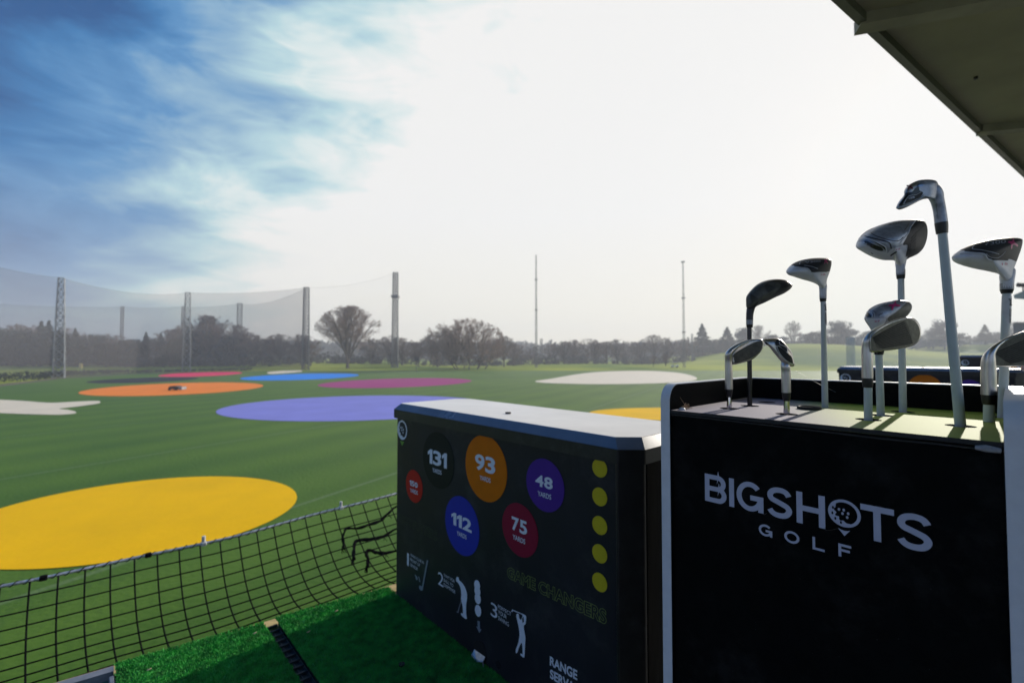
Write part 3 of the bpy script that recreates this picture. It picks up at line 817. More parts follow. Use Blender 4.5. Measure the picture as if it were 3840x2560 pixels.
def turf_mat(s0, sa, sb, d0, d1, label, seed, n, tee=None):
    c = bay((s0 + sa) / 2, (d0 + d1) / 2, FLOOR)
    o = thing('turf_mat', c, label, 'golf mat')
    quad_mb(s0 + .004, sa - .004, sb - .004, d0 + .004, d1 - .004, MT + .012, FLOOR - .001).build('backing', matbase, o, .003)
    m = grass_mat_mb(s0, sa, sb, d0, d1, MT + .003, .0085, seed, n); m.build('pile', [pile_base, pile], o)
    if tee:
        k = MB(); k.tube([bay(tee[0], tee[1], MT + .0025), bay(tee[0], tee[1], MT - .0035)], .011, 16); k.build('tee_hole', rubber, o)
        k = MB()
    return o
turf_mat(.9, 2.112, 2.038, .075, .512, 'green turf mat nearer the left edge with its front corner in the sun', 1, 90000)
turf_mat(.6, 2.040, 1.962, .565, 1.012, 'green turf mat right beside the ball dispenser, mostly in its shadow', 2, 100000, (1.44, .80))
# specks of dried grass and broken tees
rnd = random.Random(12)
for i, (x, y) in enumerate([(1255, 2292), (1150, 2370), (948, 2375), (550, 2512)]):
    p = hz(x, y, HC - MT + .012); m = MB()
    m.tube([p, p + Vector((.006, .003, .001)), p + Vector((.009, .009, .002))], [.0015, .0025, .001], 6)
    o = m.build('tee_fragment', mat('tee_chip', (.55, .40, .28), .7, var=.2, vscale=100), loc=p)
    tag(o, ['broken tee chip near the sunny front of the right mat', 'broken tee chip beside the shadow line on the right mat', 'pinkish chip at the front corner of the left mat', 'tiny pale chip near the left side of the left mat'][i], 'tee chip')


def rubber_grid():
    o = thing('rubber_tile', bay(1, .54, FLOOR), 'black ribbed rubber tile strip between the two turf mats', 'floor tile')
    m = MB(); m.box(bay(.9, .5385, FLOOR - .004), 2.2, .048, .008, (D1, D2, Z)); m.build('tile_base', rubber, o)
    m = MB()
    for i in range(56): m.box(bay(-.18 + i * .04, .5385, FLOOR - .013), .007, .046, .010, (D1, D2, Z))
    for d in (.519, .5385, .558): m.box(bay(.9, d, FLOOR - .0095), 2.2, .004, .003, (D1, D2, Z))
    m.build('ribs', mat('grey_rubber', (.03, .03, .035), .8, var=.2, vscale=50), o)
rubber_grid()


def tee_tray():
    o = thing('tee_tray', bay(1.9, -.2, FLOOR), 'grey rimmed tray with a teal base at the lower left of the platform', 'tray')
    g = mat('grey_trim', (.17, .18, .21), .5, var=.15, vscale=30); tl = mat('teal_base', (.03, .11, .09), .6, var=.3, vscale=12)
    bbox_mb(1.2, 2.09, -.62, .052, FLOOR - .008, FLOOR - .001).build('tray_base', tl, o)
    m = MB(); m.prism([bay(2.105, .066, FLOOR - .034), bay(2.20, -.62, FLOOR - .034), bay(2.165, -.62, FLOOR - .034), bay(2.07, .066, FLOOR - .034)], -Z * .026); m.build('front_rim', g, o, .004)
    m = bbox_mb(1.2, 2.0445, .053, .066, FLOOR - .034, FLOOR - .008); m.build('side_rim', g, o, .003)
tee_tray()


def safety_net():
    o = thing('safety_net', bay(2.1, 0, FLOOR), 'black square mesh safety net hanging out from the platform edge to a steel cable', 'safety net')
    cord = mat('black_cord', (.006, .006, .007), .9, spec=.03, var=.3, vscale=200)
    S0, S1 = 2.07, 3.33; d_a, d_b = -1.6, 4.6
    def P(u, d):            # u=0 at the deck, 1 at the cable
        s = S0 - .145 * (d - .54) * (1 - u) + (S1 - S0) * u
        sag = .30 * (sin(pi * min(1, u ** 1.25))) + .03 * sin(d * 3.1) * u * (1 - u)
        wave = .008 * sin(d * 9 + u * 7)
        cab = .02 + .02 * cos((d - .5) * 2.2)
        return bay(s + .012 * sin(d * 7) * u, d + .02 * sin(u * 5 + d), FLOOR + .05 * (1 - u) + sag + wave * (1 - u) + cab * u)
    m = MB(); sp = .100; n = int((d_b - d_a) / sp)
    for i in range(n + 1):
        d = d_a + i * sp
        m.tube([P(k / 22, d) for k in range(23)], .0040, 5, False)
    for j in range(1, 22):
        u = j / 22
        m.tube([P(u, d_a + k * (d_b - d_a) / 120) for k in range(121)], .0036, 5, False)
    for i in range(n + 1):
        for j in range(1, 22):
            p = P(j / 22, d_a + i * sp)
            m.tube([p - D2 * .006, p, p + D2 * .006], [.003, .0060, .003], 6, True)
    m.build('mesh', cord, o)
    cab = mat('cable_sleeve', (.42, .42, .46), .4, .5, var=.4, vscale=60)
    m = MB(); pts = [P(1.0, d_a + k * (d_b - d_a) / 120) for k in range(121)]; m.tube(pts, .0085, 8); m.build('cable', cab, o)
    m = MB()                                    # lashing wound round the cable
    for k in range(2400):
        pass
    hel = []
    for k in range(1300):
        d = d_a + (d_b - d_a) * k / 1299; c = P(1.0, d); a = k * .62
        hel.append(c + Z * (.0105 * cos(a)) + D1 * (.0105 * sin(a)))
    m.tube(hel, .0022, 4, False); m.build('lashing', cord, o)
    for x, y in ((756, 2029), (170, 2158), (1282, 1899), (548, 2066)):
        # nearest point of the cable to this sight line
        best = min(range(121), key=lambda k: abs((pts[k] - CAMP).dot(RX) / (pts[k] - CAMP).dot(FW) - (x - 1920) / F))
        c = pts[best]; m = MB(); white = x in (756, 1282)
        m.box(c, .03, .03 if white else .03, .024, (D1, D2, Z)); m.build('clip', mat('pale_clip', (.5, .5, .5), .5) if white else cord, o, .006)
        if white:
            m = MB(); m.tube([c - Z * .01, c + Z * .045], .010, 8); m.build('clip', mat('pale_clip', (.5, .5, .5), .5), o)
    m = MB(); m.tube([P(0, d_a), P(0, 1.1), P(0, d_b)], .006, 6); m.build('edge_rope', cord, o)
    # frayed cords lying over the net beside the dispenser
    zc = lambda x, y: (1200 + x / 3.015, 1780 + y / 3.015)
    def on_net(x, y, lift=.012):
        px, py = zc(x, y); r = ray(px, py); lo = None
        for k in range(260):
            dd = 1.6 + k * .01; p = CAMP + r * dd; s = (p - CAMP).dot(D1); d = (p - CAMP).dot(D2)
            if s < S0: continue
            if s > S1: break
            if p.z <= P((s - S0) / (S1 - S0), d).z + lift: lo = p; break
        return lo or p
    for path in ([(900, 340), (830, 375), (770, 440), (690, 505), (560, 565), (430, 600), (310, 600), (265, 660), (262, 740), (262, 840)],
                 [(900, 595), (830, 625), (720, 690), (600, 725), (440, 735), (395, 770), (380, 850), (385, 970)],
                 [(900, 850), (830, 865), (740, 880), (640, 880), (560, 845), (525, 890), (540, 960), (540, 1055)]):
        m = MB(); base = smooth_open(path, 4); rnd2 = random.Random(len(path))
        for st in range(4):
            ph = rnd2.uniform(0, 6)
            m.tube([on_net(x, y, .02) + Vector((sin(i * .9 + ph), cos(i * 1.1 + ph), sin(i * .7 + ph))) * .006 for i, (x, y) in enumerate(base)], .0056, 6)
        for st in range(5):
            e = on_net(*path[-1], .02) + Vector((rnd2.uniform(-.01, .01), 0, .02)); m.tube([e, e + Vector((rnd2.uniform(-.02, .02), rnd2.uniform(-.02, .02), -.045))], .0028, 4)
        for kk in (2, 4):
            e = on_net(*path[kk], .02)
            for st in range(3): m.tube([e, e + Vector((rnd2.uniform(-.01, .03), rnd2.uniform(-.02, .01), rnd2.uniform(-.035, -.01)))], .002, 4)
        m.build('loose_cord', cord, o)
safety_net()


def roof():
    RH = 1.6
    def onr(x, y, h=RH):
        r = ray(x, y); return CAMP + r * (h / r.z)
    a = onr(3110, 0); b = onr(3838, 668); u = (b - a).normalized(); nrm = Vector((u.y, -u.x, 0))      # towards the building
    A = a - u * 16; L_ = 44
    o = thing('bay_roof', A, 'dark olive underside of the bay roof crossing the upper right corner', 'roof')
    rm = mat('roof_panel', (.33, .285, .18), .75, var=.22, vscale=1.2, bump=.002, bscale=12)
    rm2 = mat('roof_beam', (.31, .27, .19), .7, var=.3, vscale=2)
    m = MB(); A0 = A + nrm * .012 + Z * .05
    m.prism([A0, A0 + u * L_, A0 + u * L_ + nrm * 3.4, A0 + nrm * 3.4], Z * .12); m.build('soffit', rm, o)
    m = MB(); q = [A, A + u * L_, A + u * L_ + nrm * .035, A + nrm * .035]; m.prism([p + Z * .004 for p in q], Z * .20); m.build('fascia', mat('fascia', (.09, .085, .055), .5, var=.2), o, .004)
    # ribs run back under the roof from the notches in its edge
    for (x, y), (x2, y2), w in (((3222, 108), (3700, 22), .085), ((3677, 500), (3840, 486), .07)):
        p = onr(x, y); q = onr(x2, y2); d = (q - p); d.z = 0; d.normalize(); side = Vector((-d.y, d.x, 0))
        for dk in (0,):
            c0 = p - d * .008 + side * w / 2; c1 = p - d * .008 - side * w / 2; e = d * 9
            m = MB(); m.prism([c0 + Z * -.006, c0 + e - Z * .006, c1 + e - Z * .006, c1 - Z * .006], Z * .06); m.build('rib', rm2, o, .006)
    for (x, y) in ((3435, 80), (3660, 320), (3490, 100)):
        p = onr(x, y); m = MB(); m.tube([p + Z * .035, p + Z * .055], .010, 10); m.build('bolt', dark, o)
roof()

# =================================================================== BALL DISPENSERS
bodym = mat('printed_vinyl', (.012, .0135, .019), .5, var=.25, vscale=3, spec=.25, bump=.0004, bscale=90, dust=(5, .10))
lidtop = mat('dispenser_lid', (.80, .76, .71), .42, var=.09, vscale=4, bump=.0004, bscale=120, vdetail=9)
capm = mat('black_cap', (.010, .011, .011), .42, var=.3, vscale=30, spec=.4, dust=(14, .08))
chamf = mat('slate_chamfer', (.10, .12, .17), .25, var=.2, vscale=5, spec=.7)
sidem = mat('scuffed_side', (.007, .0065, .006), .8, var=.6, vscale=30, stretch=(1, 1, .2), bump=.001, bscale=80, spec=.08)
white_ink = mat('white_print', (.72, .75, .82), .5, var=.06, vscale=60)
green_ink = mat('green_print', (.16, .22, .05), .6)
DF = 1.0155


def text_mb(mb, s, rect, plane, bold=0.0, eps=.0009, outline=False, back=None, shear=0.0, mi=0, vx=None, vy=None, pt=None):
    """writing fitted into rect=(x0,x1,y0,y1) of a flat frame; pt(x,y,out)->world"""
    cu = bpy.data.curves.new('t', 'FONT'); cu.body = s; cu.size = 1; cu.offset = bold; cu.resolution_u = 5; cu.shear = shear
    if outline: cu.fill_mode = 'NONE'; cu.bevel_depth = outline; cu.bevel_resolution = 0
    ob = bpy.data.objects.new('t', cu); COL.objects.link(ob)
    dg = bpy.context.evaluated_depsgraph_get(); me = bpy.data.meshes.new_from_object(ob.evaluated_get(dg))
    vs = [v.co.copy() for v in me.vertices]; fs = [list(p.vertices) for p in me.polygons]
    bpy.data.objects.remove(ob); bpy.data.curves.remove(cu); bpy.data.meshes.remove(me)
    x0 = min(v.x for v in vs); x1 = max(v.x for v in vs); y0 = min(v.y for v in vs); y1 = max(v.y for v in vs)
    X0, X1, Y0, Y1 = rect
    out = [pt(X0 + (v.x - x0) / (x1 - x0) * (X1 - X0), Y0 + (v.y - y0) / (y1 - y0) * (Y1 - Y0), v.z * .02) for v in vs]
    mb.add(out, fs, mi)


zA = lambda x, y: (1470 + x / 2.851, 1540 + y / 2.851)
zB = lambda x, y: (1470 + x / 2.851, 2000 + y / 2.851)
zC = lambda x, y: (1900 + x / 1.704, 1640 + y / 1.704)
z1 = lambda x, y: (1440 + x / 1.4, 1440 + y / 1.4)


def dispenser(ds, full, label, dt=0.0, group=None, ss=0.0):
    """ds: shift of the whole machine along the row of bays"""
    D0, D1_ = DF + ds, DF + .385 + ds
    s0, s1 = .655 + ss, 1.893 + ss; tt = .2187 - dt
    o = thing('ball_dispenser', bay((s0 + s1) / 2, (D0 + D1_) / 2, FLOOR), label, 'ball dispenser', group)
    cf = .045
    def bodypoly(t, e=0, c=cf):
        return [bay(s0 - e + c, D0 - e, t), bay(s1 + e - .01, D0 - e, t), bay(s1 + e, D0 - e + .01, t), bay(s1 + e, D1_ + e - c, t), bay(s1 + e - c, D1_ + e, t), bay(s0 - e + c, D1_ + e, t), bay(s0 - e, D1_ + e - c, t), bay(s0 - e, D0 - e + c, t)]
    m = MB(); m.prism(bodypoly(FLOOR - .002), Z * (FLOOR - .002 - tt - .05)); m.build('body', [bodym], o, .003)
    # rounded black corner post at the near end and rough end panel
    m = MB(); m.prism([bay(s0 + .052, D0 - .003, FLOOR - .004), bay(s0 + .045, D0 - .004, FLOOR - .004), bay(s0 - .004, D0 + .045, FLOOR - .004), bay(s0 - .004, D0 + .055, FLOOR - .004), bay(s0 + .05, D0 + .05, FLOOR - .004)], Z * (FLOOR - tt - .06)); m.build('corner_post', capm, o, .006)
    m = bbox_mb(s0 - .0035, s0 + .004, D0 + .06, D1_ - .05, tt + .066, FLOOR - .005); m.build('end_panel', sidem, o, .002)
    # lid
    lip = .0375
    P0 = bodypoly(tt + .026 + lip, .012, .05); m = MB(); m.prism(P0, Z * lip); m.build('lid_lip', capm, o, .004)
    a = bodypoly(tt + .0255, .012, .05); b = bodypoly(tt, -.012, .05)
    m = MB(); n = len(a); m.add(a + b, [(i, (i + 1) % n, n + (i + 1) % n, n + i) for i in range(n)]); m.build('lid_chamfer', chamf, o)
    m = MB(); m.add(bodypoly(tt - .0012, -.0125, .05) + b, [list(range(n))] + [(i, (i + 1) % n, n + (i + 1) % n, n + i) for i in range(n)]); m.build('lid_top', lidtop, o)
    if True:
        lk = MB(); c = bay(1.27 + ss, D0 + .125, tt - .001)
        lk.tube([c, c + Z * .006], .011, 16); lk.build('lock', dark, o)
    def pt(x, y, out=0.0): return bay(-x + ss, D0 - .0012 - out, -y - dt)     # x grows to the right, y up
    def fpx(x, y):
        s, t = face(x, y, DF); return (-s, -t)
    def disc(px, hw, hh, col, cut=None, name='number_disc', par=None, R=None):
        l = fpx(px[0] - hw, px[1]); r_ = fpx(px[0] + hw, px[1]); tp = fpx(px[0], px[1] - hh); bt = fpx(px[0], px[1] + hh)
        cx, cy = (l[0] + r_[0]) / 2, (tp[1] + bt[1]) / 2; R = R or ((r_[0] - l[0]) / 2 + (tp[1] - bt[1]) / 2) / 2
        ps = [(cx + R * cos(i * pi / 36), cy + R * sin(i * pi / 36)) for i in range(72)]
        if cut is not None: ps = [(x, min(y, cut)) for x, y in ps]
        m = MB(); m.prism([pt(x, y, -.0006) for x, y in ps], -D2 * .0010)
        return m.build(name, mat('ink_%02x%02x%02x' % tuple(int(c * 255) for c in col), col, .6, var=.05, vscale=30, spec=.15), par or o)
    def quadwords(mb, s, tl, tr, bl, br, bold=0.0, out=.0016, **k):
        a, b, c, d = fpx(*tl), fpx(*tr), fpx(*bl), fpx(*br)
        def f(x, y, z):
            tx, ty = a[0] + (b[0] - a[0]) * x, a[1] + (b[1] - a[1]) * x; bx, by = c[0] + (d[0] - c[0]) * x, c[1] + (d[1] - c[1]) * x
            return pt(bx + (tx - bx) * y, by + (ty - by) * y, out + max(0, z))
        text_mb(mb, s, (0, 1, 0, 1), None, bold, pt=f, **k)
    def words(mb, s, tl, br, bold=0.0, out=.0016, asp=None, **k):
        (x0, y1), (x1, y0) = fpx(*tl), fpx(*br)
        if asp: ym = (y0 + y1) / 2; y0, y1 = ym - (x1 - x0) * asp / 2, ym + (x1 - x0) * asp / 2
        text_mb(mb, s, (x0, x1, y0, y1), None, bold, pt=lambda x, y, z: pt(x, y, out + max(0, z)), **k)
    cutline = -(.2187 + .026 + lip + .001)
    def numerals(mb, s, tl, br, bold=.028, out=.0016):
        (x0, y1), (x1, y0) = fpx(*tl), fpx(*br); ws = [.56 if c == '1' else 1.0 for c in s]; gap = .07
        k = (x1 - x0) / (sum(ws) + gap * (len(s) - 1)); x = x0
        for c, w_ in zip(s, ws):
            if c == '1':
                P1 = [(.42, 0), (1, 0), (1, 1), (.55, 1), (0, .80), (0, .56), (.42, .70)]
                mb.prism([pt(x + a * w_ * k, y0 + b * (y1 - y0), out - .0004) for a, b in P1], -D2 * .0004)
            else: text_mb(mb, c, (x, x + w_ * k, y0, y1), None, .03, pt=lambda X, Y, z: pt(X, Y, out + max(0, z)))
            x += (w_ + gap) * k
    lbl = [('131', z1(288, 400), 78, 155, (.012, .016, .012), zA(390, 400), zA(592, 618), zA(440, 612), zA(535, 675), None),
           ('93', z1(538, 442), 105, 180, (.64, .16, .0), zA(895, 450), zA(1110, 685), zA(945, 695), zA(1060, 757), cutline),
           ('48', z1(848, 530), 93, 147, (.075, .022, .26), zC(187, 230), zC(298, 335), zC(202, 343), zC(288, 390), None),
           ('150', z1(160, 535), 41, 89, (.52, .02, .012), zA(195, 735), zA(280, 825), zA(200, 832), zA(280, 885), None),
           ('112', z1(412, 743), 85, 160, (.022, .035, .36), zA(642, 1072), zA(858, 1305), zA(700, 1285), zA(803, 1362), None),
           ('75', z1(716, 765), 88, 147, (.25, .008, .035), zA(1287, 1120), zA(1450, 1332), zA(1297, 1318), zA(1430, 1418), None)]
    for num, c, hw, hh, col, tl, br, tl2, br2, cut in lbl:
        d = disc(c, hw / 1.4, hh / 1.4, col, cut)
        m = MB(); numerals(m, num, tl, br); words(m, 'YARDS', tl2, br2, .018, asp=.27); m.build('number', white_ink, d)
    for i, cy in enumerate((440, 590, 740, 888, 1038)):
        disc(z1(1134, cy), 37 / 1.4, 50 / 1.4, (.58, .48, .02), cutline if i == 0 else None, 'yellow_dot', R=.0245)
    # round emblem with a ball in it, above a green wedge
    def emblem(cx, cy, R):
        m = MB(); n = 40
        ring(m, pt, cx, cy, R, .82 * R, n, .0004); crescent(m, pt, cx, cy, R * .84, .0004)
        e = m.build('emblem', white_ink, o)
        k = MB(); k.prism([pt(cx - R * .42, cy - 1.16 * R, 0), pt(cx + R * .42, cy - 1.16 * R, 0), pt(cx, cy - 1.62 * R, 0)], -D2 * .0005); k.build('wedge', mat('lime_print', (.10, .30, .02), .5), e)
    ec = fpx(*z1(97, 240)); emblem(ec[0], ec[1], .043)
    if not full: return o
    m = MB(); quadwords(m, 'GAME CHANGERS', zC(8, 818), zC(642, 1098), zC(8, 893), zC(642, 1195), .03, outline=.018); m.build('outlined_words', green_ink, o)
    m = MB(); quadwords(m, 'SHOT PUTTERS', zA(65, 1085), zA(490, 1280), zA(65, 1160), zA(490, 1390), .03, outline=.016); m.build('outlined_words', mat('dull_green_print', (.035, .05, .02), .6), o)
    m = MB(); quadwords(m, 'RANGE', zC(280, 1390), zC(455, 1482), zC(280, 1450), zC(455, 1548), .035); quadwords(m, 'SERVANT', zC(281, 1472), zC(520, 1608), zC(281, 1532), zC(520, 1682), .035); m.build('maker_words', white_ink, o)
    grey_ink = mat('grey_print', (.22, .25, .30), .5)
    # three step instructions
    panel = mat('dim_panel_print', (.016, .021, .024), .5)
    for nm, tl, br, lines, box in (('1', zB(168, 200), zB(186, 345), (('WAVE CLUB IN', (203, 205), (345, 325)), ('FRONT OF', (201, 262), (305, 345)), ('SENSOR', (202, 318), (280, 385))), ((145, 135), (400, 340))),
                                  ('2', zB(498, 397), zB(556, 572), (('WAIT FOR', (560, 425), (675, 517)), ('BALL TO', (560, 482), (662, 562)), ('DISPENSE', (560, 530), (682, 632))), ((478, 330), (715, 640))),
                                  ('3', zB(1062, 722), zB(1132, 913), (('PERFECT', (1140, 760), (1280, 868)), ('YOUR', (1142, 818), (1232, 898)), ('SWING', (1142, 880), (1255, 980))), ((1020, 640), (1320, 1010)))):
        m = MB(); words(m, nm, tl, br, .0)
        for w, a, b in lines: words(m, w, zB(*a), zB(*b), .0, asp=1.25 / len(w))
        m.build('step_words', white_ink, o)
    def poly(mb, pts, out=.0002):
        ps = [fpx(*zB(*p)) for p in pts]; mb.prism([pt(x, y, 0) for x, y in ps], -D2 * (.0006 + out))
    m = MB()
    poly(m, [(376, 280), (390, 285), (334, 585), (322, 578)]); poly(m, smooth_closed([(295, 555), (320, 560), (334, 590), (322, 606), (298, 588)], 4), .0003)
    m.build('club_symbol', grey_ink, o)
    m = MB()
    for a, b in (((248, 435), (262, 490)), ((262, 450), (270, 485)), ((284, 455), (296, 510))):
        poly(m, [a, (a[0] + 10, a[1] + 5), (b[0] + 10, b[1] + 5), b])
    m.build('signal_symbol', grey_ink, o)
    gol2 = [(690, 478), (700, 458), (718, 472), (722, 495), (750, 520), (782, 570), (803, 630), (806, 690), (796, 760), (797, 850), (803, 905), (780, 900), (748, 870), (742, 845), (762, 848), (760, 780), (752, 740), (742, 700), (745, 640), (735, 570), (712, 525), (692, 505)]
    m = MB(); poly(m, smooth_closed(gol2, 3)); m.build('golfer_print', white_ink, o)
    m = MB(); poly(m, [(745, 700), (749, 702), (712, 836), (706, 832)], .0004); poly(m, [(696, 826), (714, 832), (718, 842), (698, 838)], .0004); m.build('club_symbol', grey_ink, o)
    gol3 = [(1333, 870), (1345, 850), (1358, 862), (1366, 905), (1385, 915), (1400, 880), (1398, 860), (1430, 870), (1438, 890), (1432, 960), (1415, 975), (1412, 1000), (1422, 1060), (1430, 1110), (1426, 1180), (1420, 1310), (1400, 1312), (1378, 1290), (1380, 1275), (1400, 1280), (1396, 1180), (1385, 1165), (1362, 1210), (1345, 1262), (1330, 1272), (1328, 1235), (1345, 1190), (1362, 1130), (1368, 1060), (1358, 990), (1345, 930)]
    m = MB(); poly(m, smooth_closed(gol3, 3)); poly(m, [(1290, 808), (1420, 862), (1418, 869), (1290, 816)], .0004); poly(m, [(1280, 828), (1290, 806), (1298, 810), (1290, 832)], .0005); m.build('golfer_print', white_ink, o)
    hole = MB(); poly(hole, [(1396, 905), (1412, 880), (1416, 935), (1402, 950)], .0007); hole.build('golfer_gap', bodym, o)
    m = MB()
    for cx, cy, rx_, ry in ((914, 548, 31, 54), (917, 612, 31, 52), (921, 690, 32, 58), (924, 820, 33, 62)):
        poly(m, [(cx + rx_ * cos(a * pi / 12), cy + ry * sin(a * pi / 12) + (cos(a * pi / 12)) * rx_ * .45) for a in range(24)], .0002 + cy * 1e-7)
    m.build('ball_stack_print', white_ink, o)
    m = MB(); poly(m, [(918, 925), (942, 935), (944, 1015), (960, 1022), (938, 1055), (905, 985), (920, 995)]); m.build('arrow_print', grey_ink, o)
    # ball outlet with its bent metal lip, and a round socket
    op = [fpx(*zB(*p)) for p in [(876, 1290), (874, 1190), (895, 1148), (940, 1140), (985, 1180), (1004, 1250), (1006, 1360)]]
    m = MB(); m.prism([pt(x, y, -.0008) for x, y in smooth_closed(op, 3)], -D2 * .0012); m.build('ball_outlet', mat('void_black', (.001, .001, .001), .9), o)
    m = MB(); q = [fpx(*zB(*p)) for p in [(882, 1330), (884, 1272), (935, 1345), (1003, 1350), (1010, 1405)]]
    m.tube([pt(x, y, .012) for x, y in q], .0022, 6)
    a, b, c, d = [fpx(*zB(*p)) for p in [(884, 1275), (935, 1345), (1003, 1350), (1000, 1310)]]
    m.add([pt(*a, .012), pt(*b, .012), pt(*c, .012), pt(*d, .0), pt(a[0], a[1] + .015, .0)], [(0, 1, 2, 3, 4)]); m.build('outlet_lip', mat('worn_steel', (.35, .36, .38), .35, .8, var=.2, vscale=90), o)
    hx = fpx(*zB(1138, 1398)); m = MB(); m.prism([pt(hx[0] + .0125 * cos(i * pi / 12), hx[1] + .0125 * sin(i * pi / 12), -.0008) for i in range(24)], -D2 * .001); m.build('socket', MATS['void_black'], o)
    return o


def ring(mb, pt, cx, cy, R, r, n, out):
    vs = []
    for i in range(n):
        a = 2 * pi * i / n; vs += [pt(cx + R * cos(a), cy + R * sin(a), out), pt(cx + r * cos(a), cy + r * sin(a), out)]
    mb.add(vs, [(2 * i, 2 * ((i + 1) % n), 2 * ((i + 1) % n) + 1, 2 * i + 1) for i in range(n)])


def crescent(mb, pt, cx, cy, R, out, dots=True):
    """dimpled shading on the lower left of the ball"""
    n = 60; a0, a1 = radians(128), radians(300); vs = []
    for i in range(n + 1):
        t = i / n; a = a0 + (a1 - a0) * t; env = sin(pi * t) ** .6
        rin = R * (1 - env * (.36 + .10 * sin(t * 2 * pi * 4.2 - .6)))
        vs += [pt(cx + R * 1.02 * cos(a), cy + R * 1.02 * sin(a), out), pt(cx + rin * cos(a), cy + rin * sin(a), out)]
    mb.add(vs, [(2 * i, 2 * i + 2, 2 * i + 3, 2 * i + 1) for i in range(n)])
    if dots:
        for dx, dy in ((-.38, .28), (-.02, .30), (-.12, -.04), (.30, .06), (.22, -.30), (-.05, .0)):
            if (dx, dy) == (-.05, .0): continue
            mb.add([pt(cx + R * (dx + .10 * cos(k * pi / 6)), cy + R * (dy + .13 * sin(k * pi / 6)), out) for k in range(12)], [list(range(12))])


dispenser(0, True, 'ball dispenser with white lid and coloured yardage discs, left of the club rack')
dispenser(4.5, False, 'white lidded ball dispenser of the next bay, seen behind the club rack', .105, ss=-.721)
dispenser(9.0, False, 'farthest white lidded ball dispenser, higher up behind the leaning iron shaft', .217, ss=-1.353)

# =================================================================== CLUB RACK
blackp = mat('black_laminate', (.0022, .003, .0035), .6, var=.3, vscale=40, spec=.05, bump=.0002, bscale=300, dust=(7, .05))
whiteb = mat('white_edging', (.66, .68, .72), .45, var=.05, vscale=40)
letters = mat('lettering', (.46, .48, .60), .5, var=.04, vscale=60)
DR = .77
PT = .0985           # plate top below camera


def stroke(mb, pts, w, pt, out):
    n = len(pts); L, R_ = [], []
    for i, p in enumerate(pts):
        a = pts[max(i - 1, 0)]; b = pts[min(i + 1, n - 1)]
        if 0 < i < n - 1:
            t1 = Vector((p[0] - a[0], p[1] - a[1])).normalized(); t2 = Vector((b[0] - p[0], b[1] - p[1])).normalized()
            t = (t1 + t2).normalized(); k = 1 / max(.35, t.dot(t1))
        else: t = Vector((b[0] - a[0], b[1] - a[1])).normalized(); k = 1
        nx, ny = -t.y * w / 2 * k, t.x * w / 2 * k
        L.append(pt(p[0] + nx, p[1] + ny, out)); R_.append(pt(p[0] - nx, p[1] - ny, out))
    mb.add(L + R_, [(i, i + 1, n + i + 1, n + i) for i in range(n - 1)])


def arc(cx, cy, rx, ry, a0, a1, n=20): return [(cx + rx * cos(radians(a0 + (a1 - a0) * i / n)), cy + ry * sin(radians(a0 + (a1 - a0) * i / n))) for i in range(n + 1)]


def glyph(ch, x0, x1, y0, y1, w):
    h = w / 2; X0, X1, Y0, Y1 = x0 + h, x1 - h, y0 + h, y1 - h; W = X1 - X0; H = Y1 - Y0; ym = (Y0 + Y1) / 2
    if ch == 'I': return [[((x0 + x1) / 2, y0), ((x0 + x1) / 2, y1)]]
    if ch == 'H': return [[(X0, y0), (X0, y1)], [(X1, y0), (X1, y1)], [(X0, ym), (X1, ym)]]
    if ch == 'T': return [[(x0, Y1), (x1, Y1)], [((x0 + x1) / 2, y0), ((x0 + x1) / 2, Y1)]]
    if ch == 'L': return [[(X0, y1), (X0, y0)], [(x0, Y0), (x1, Y0)]]
    if ch == 'F': return [[(X0, y0), (X0, y1)], [(x0, Y1), (x1, Y1)], [(x0, ym + .03 * H), (x1 - .14 * W, ym + .03 * H)]]
    if ch == 'O': return [arc((X0 + X1) / 2, ym, W / 2, H / 2, 0, 360, 40)]
    if ch == 'B':
        r1 = (Y1 - ym) / 2; r2 = (ym - Y0) / 2
        return [[(X0, y0), (X0, y1)], [(X0, Y1), (X1 - r1 - .04 * W, Y1)] + arc(X1 - r1 - .04 * W, ym + r1, r1, r1, 90, -90, 16) + [(X0, ym)],
                [(X0, ym), (X1 - r2, ym)] + arc(X1 - r2, Y0 + r2, r2, r2, 90, -90, 16) + [(X0, Y0)]]
    if ch == 'G':
        cx = (X0 + X1) / 2
        return [arc(cx, ym, W / 2, H / 2, 42, 350, 36), [(X1, y0 + .02 * H), (X1, ym + .02 * H)], [(x1, ym - .04 * H), (cx + .02 * W, ym - .04 * H)]]
    if ch == 'S':
        q = [(.96, .80), (.86, .92), (.70, .985), (.46, 1.0), (.22, .95), (.07, .84), (.05, .70), (.16, .60), (.36, .545), (.62, .47), (.86, .39), (.97, .26), (.90, .12), (.74, .03), (.50, 0), (.28, .02), (.12, .09), (.02, .19)]
        return [smooth_open([(X0 + a * W, Y0 + b * H) for a, b in q], 3)]


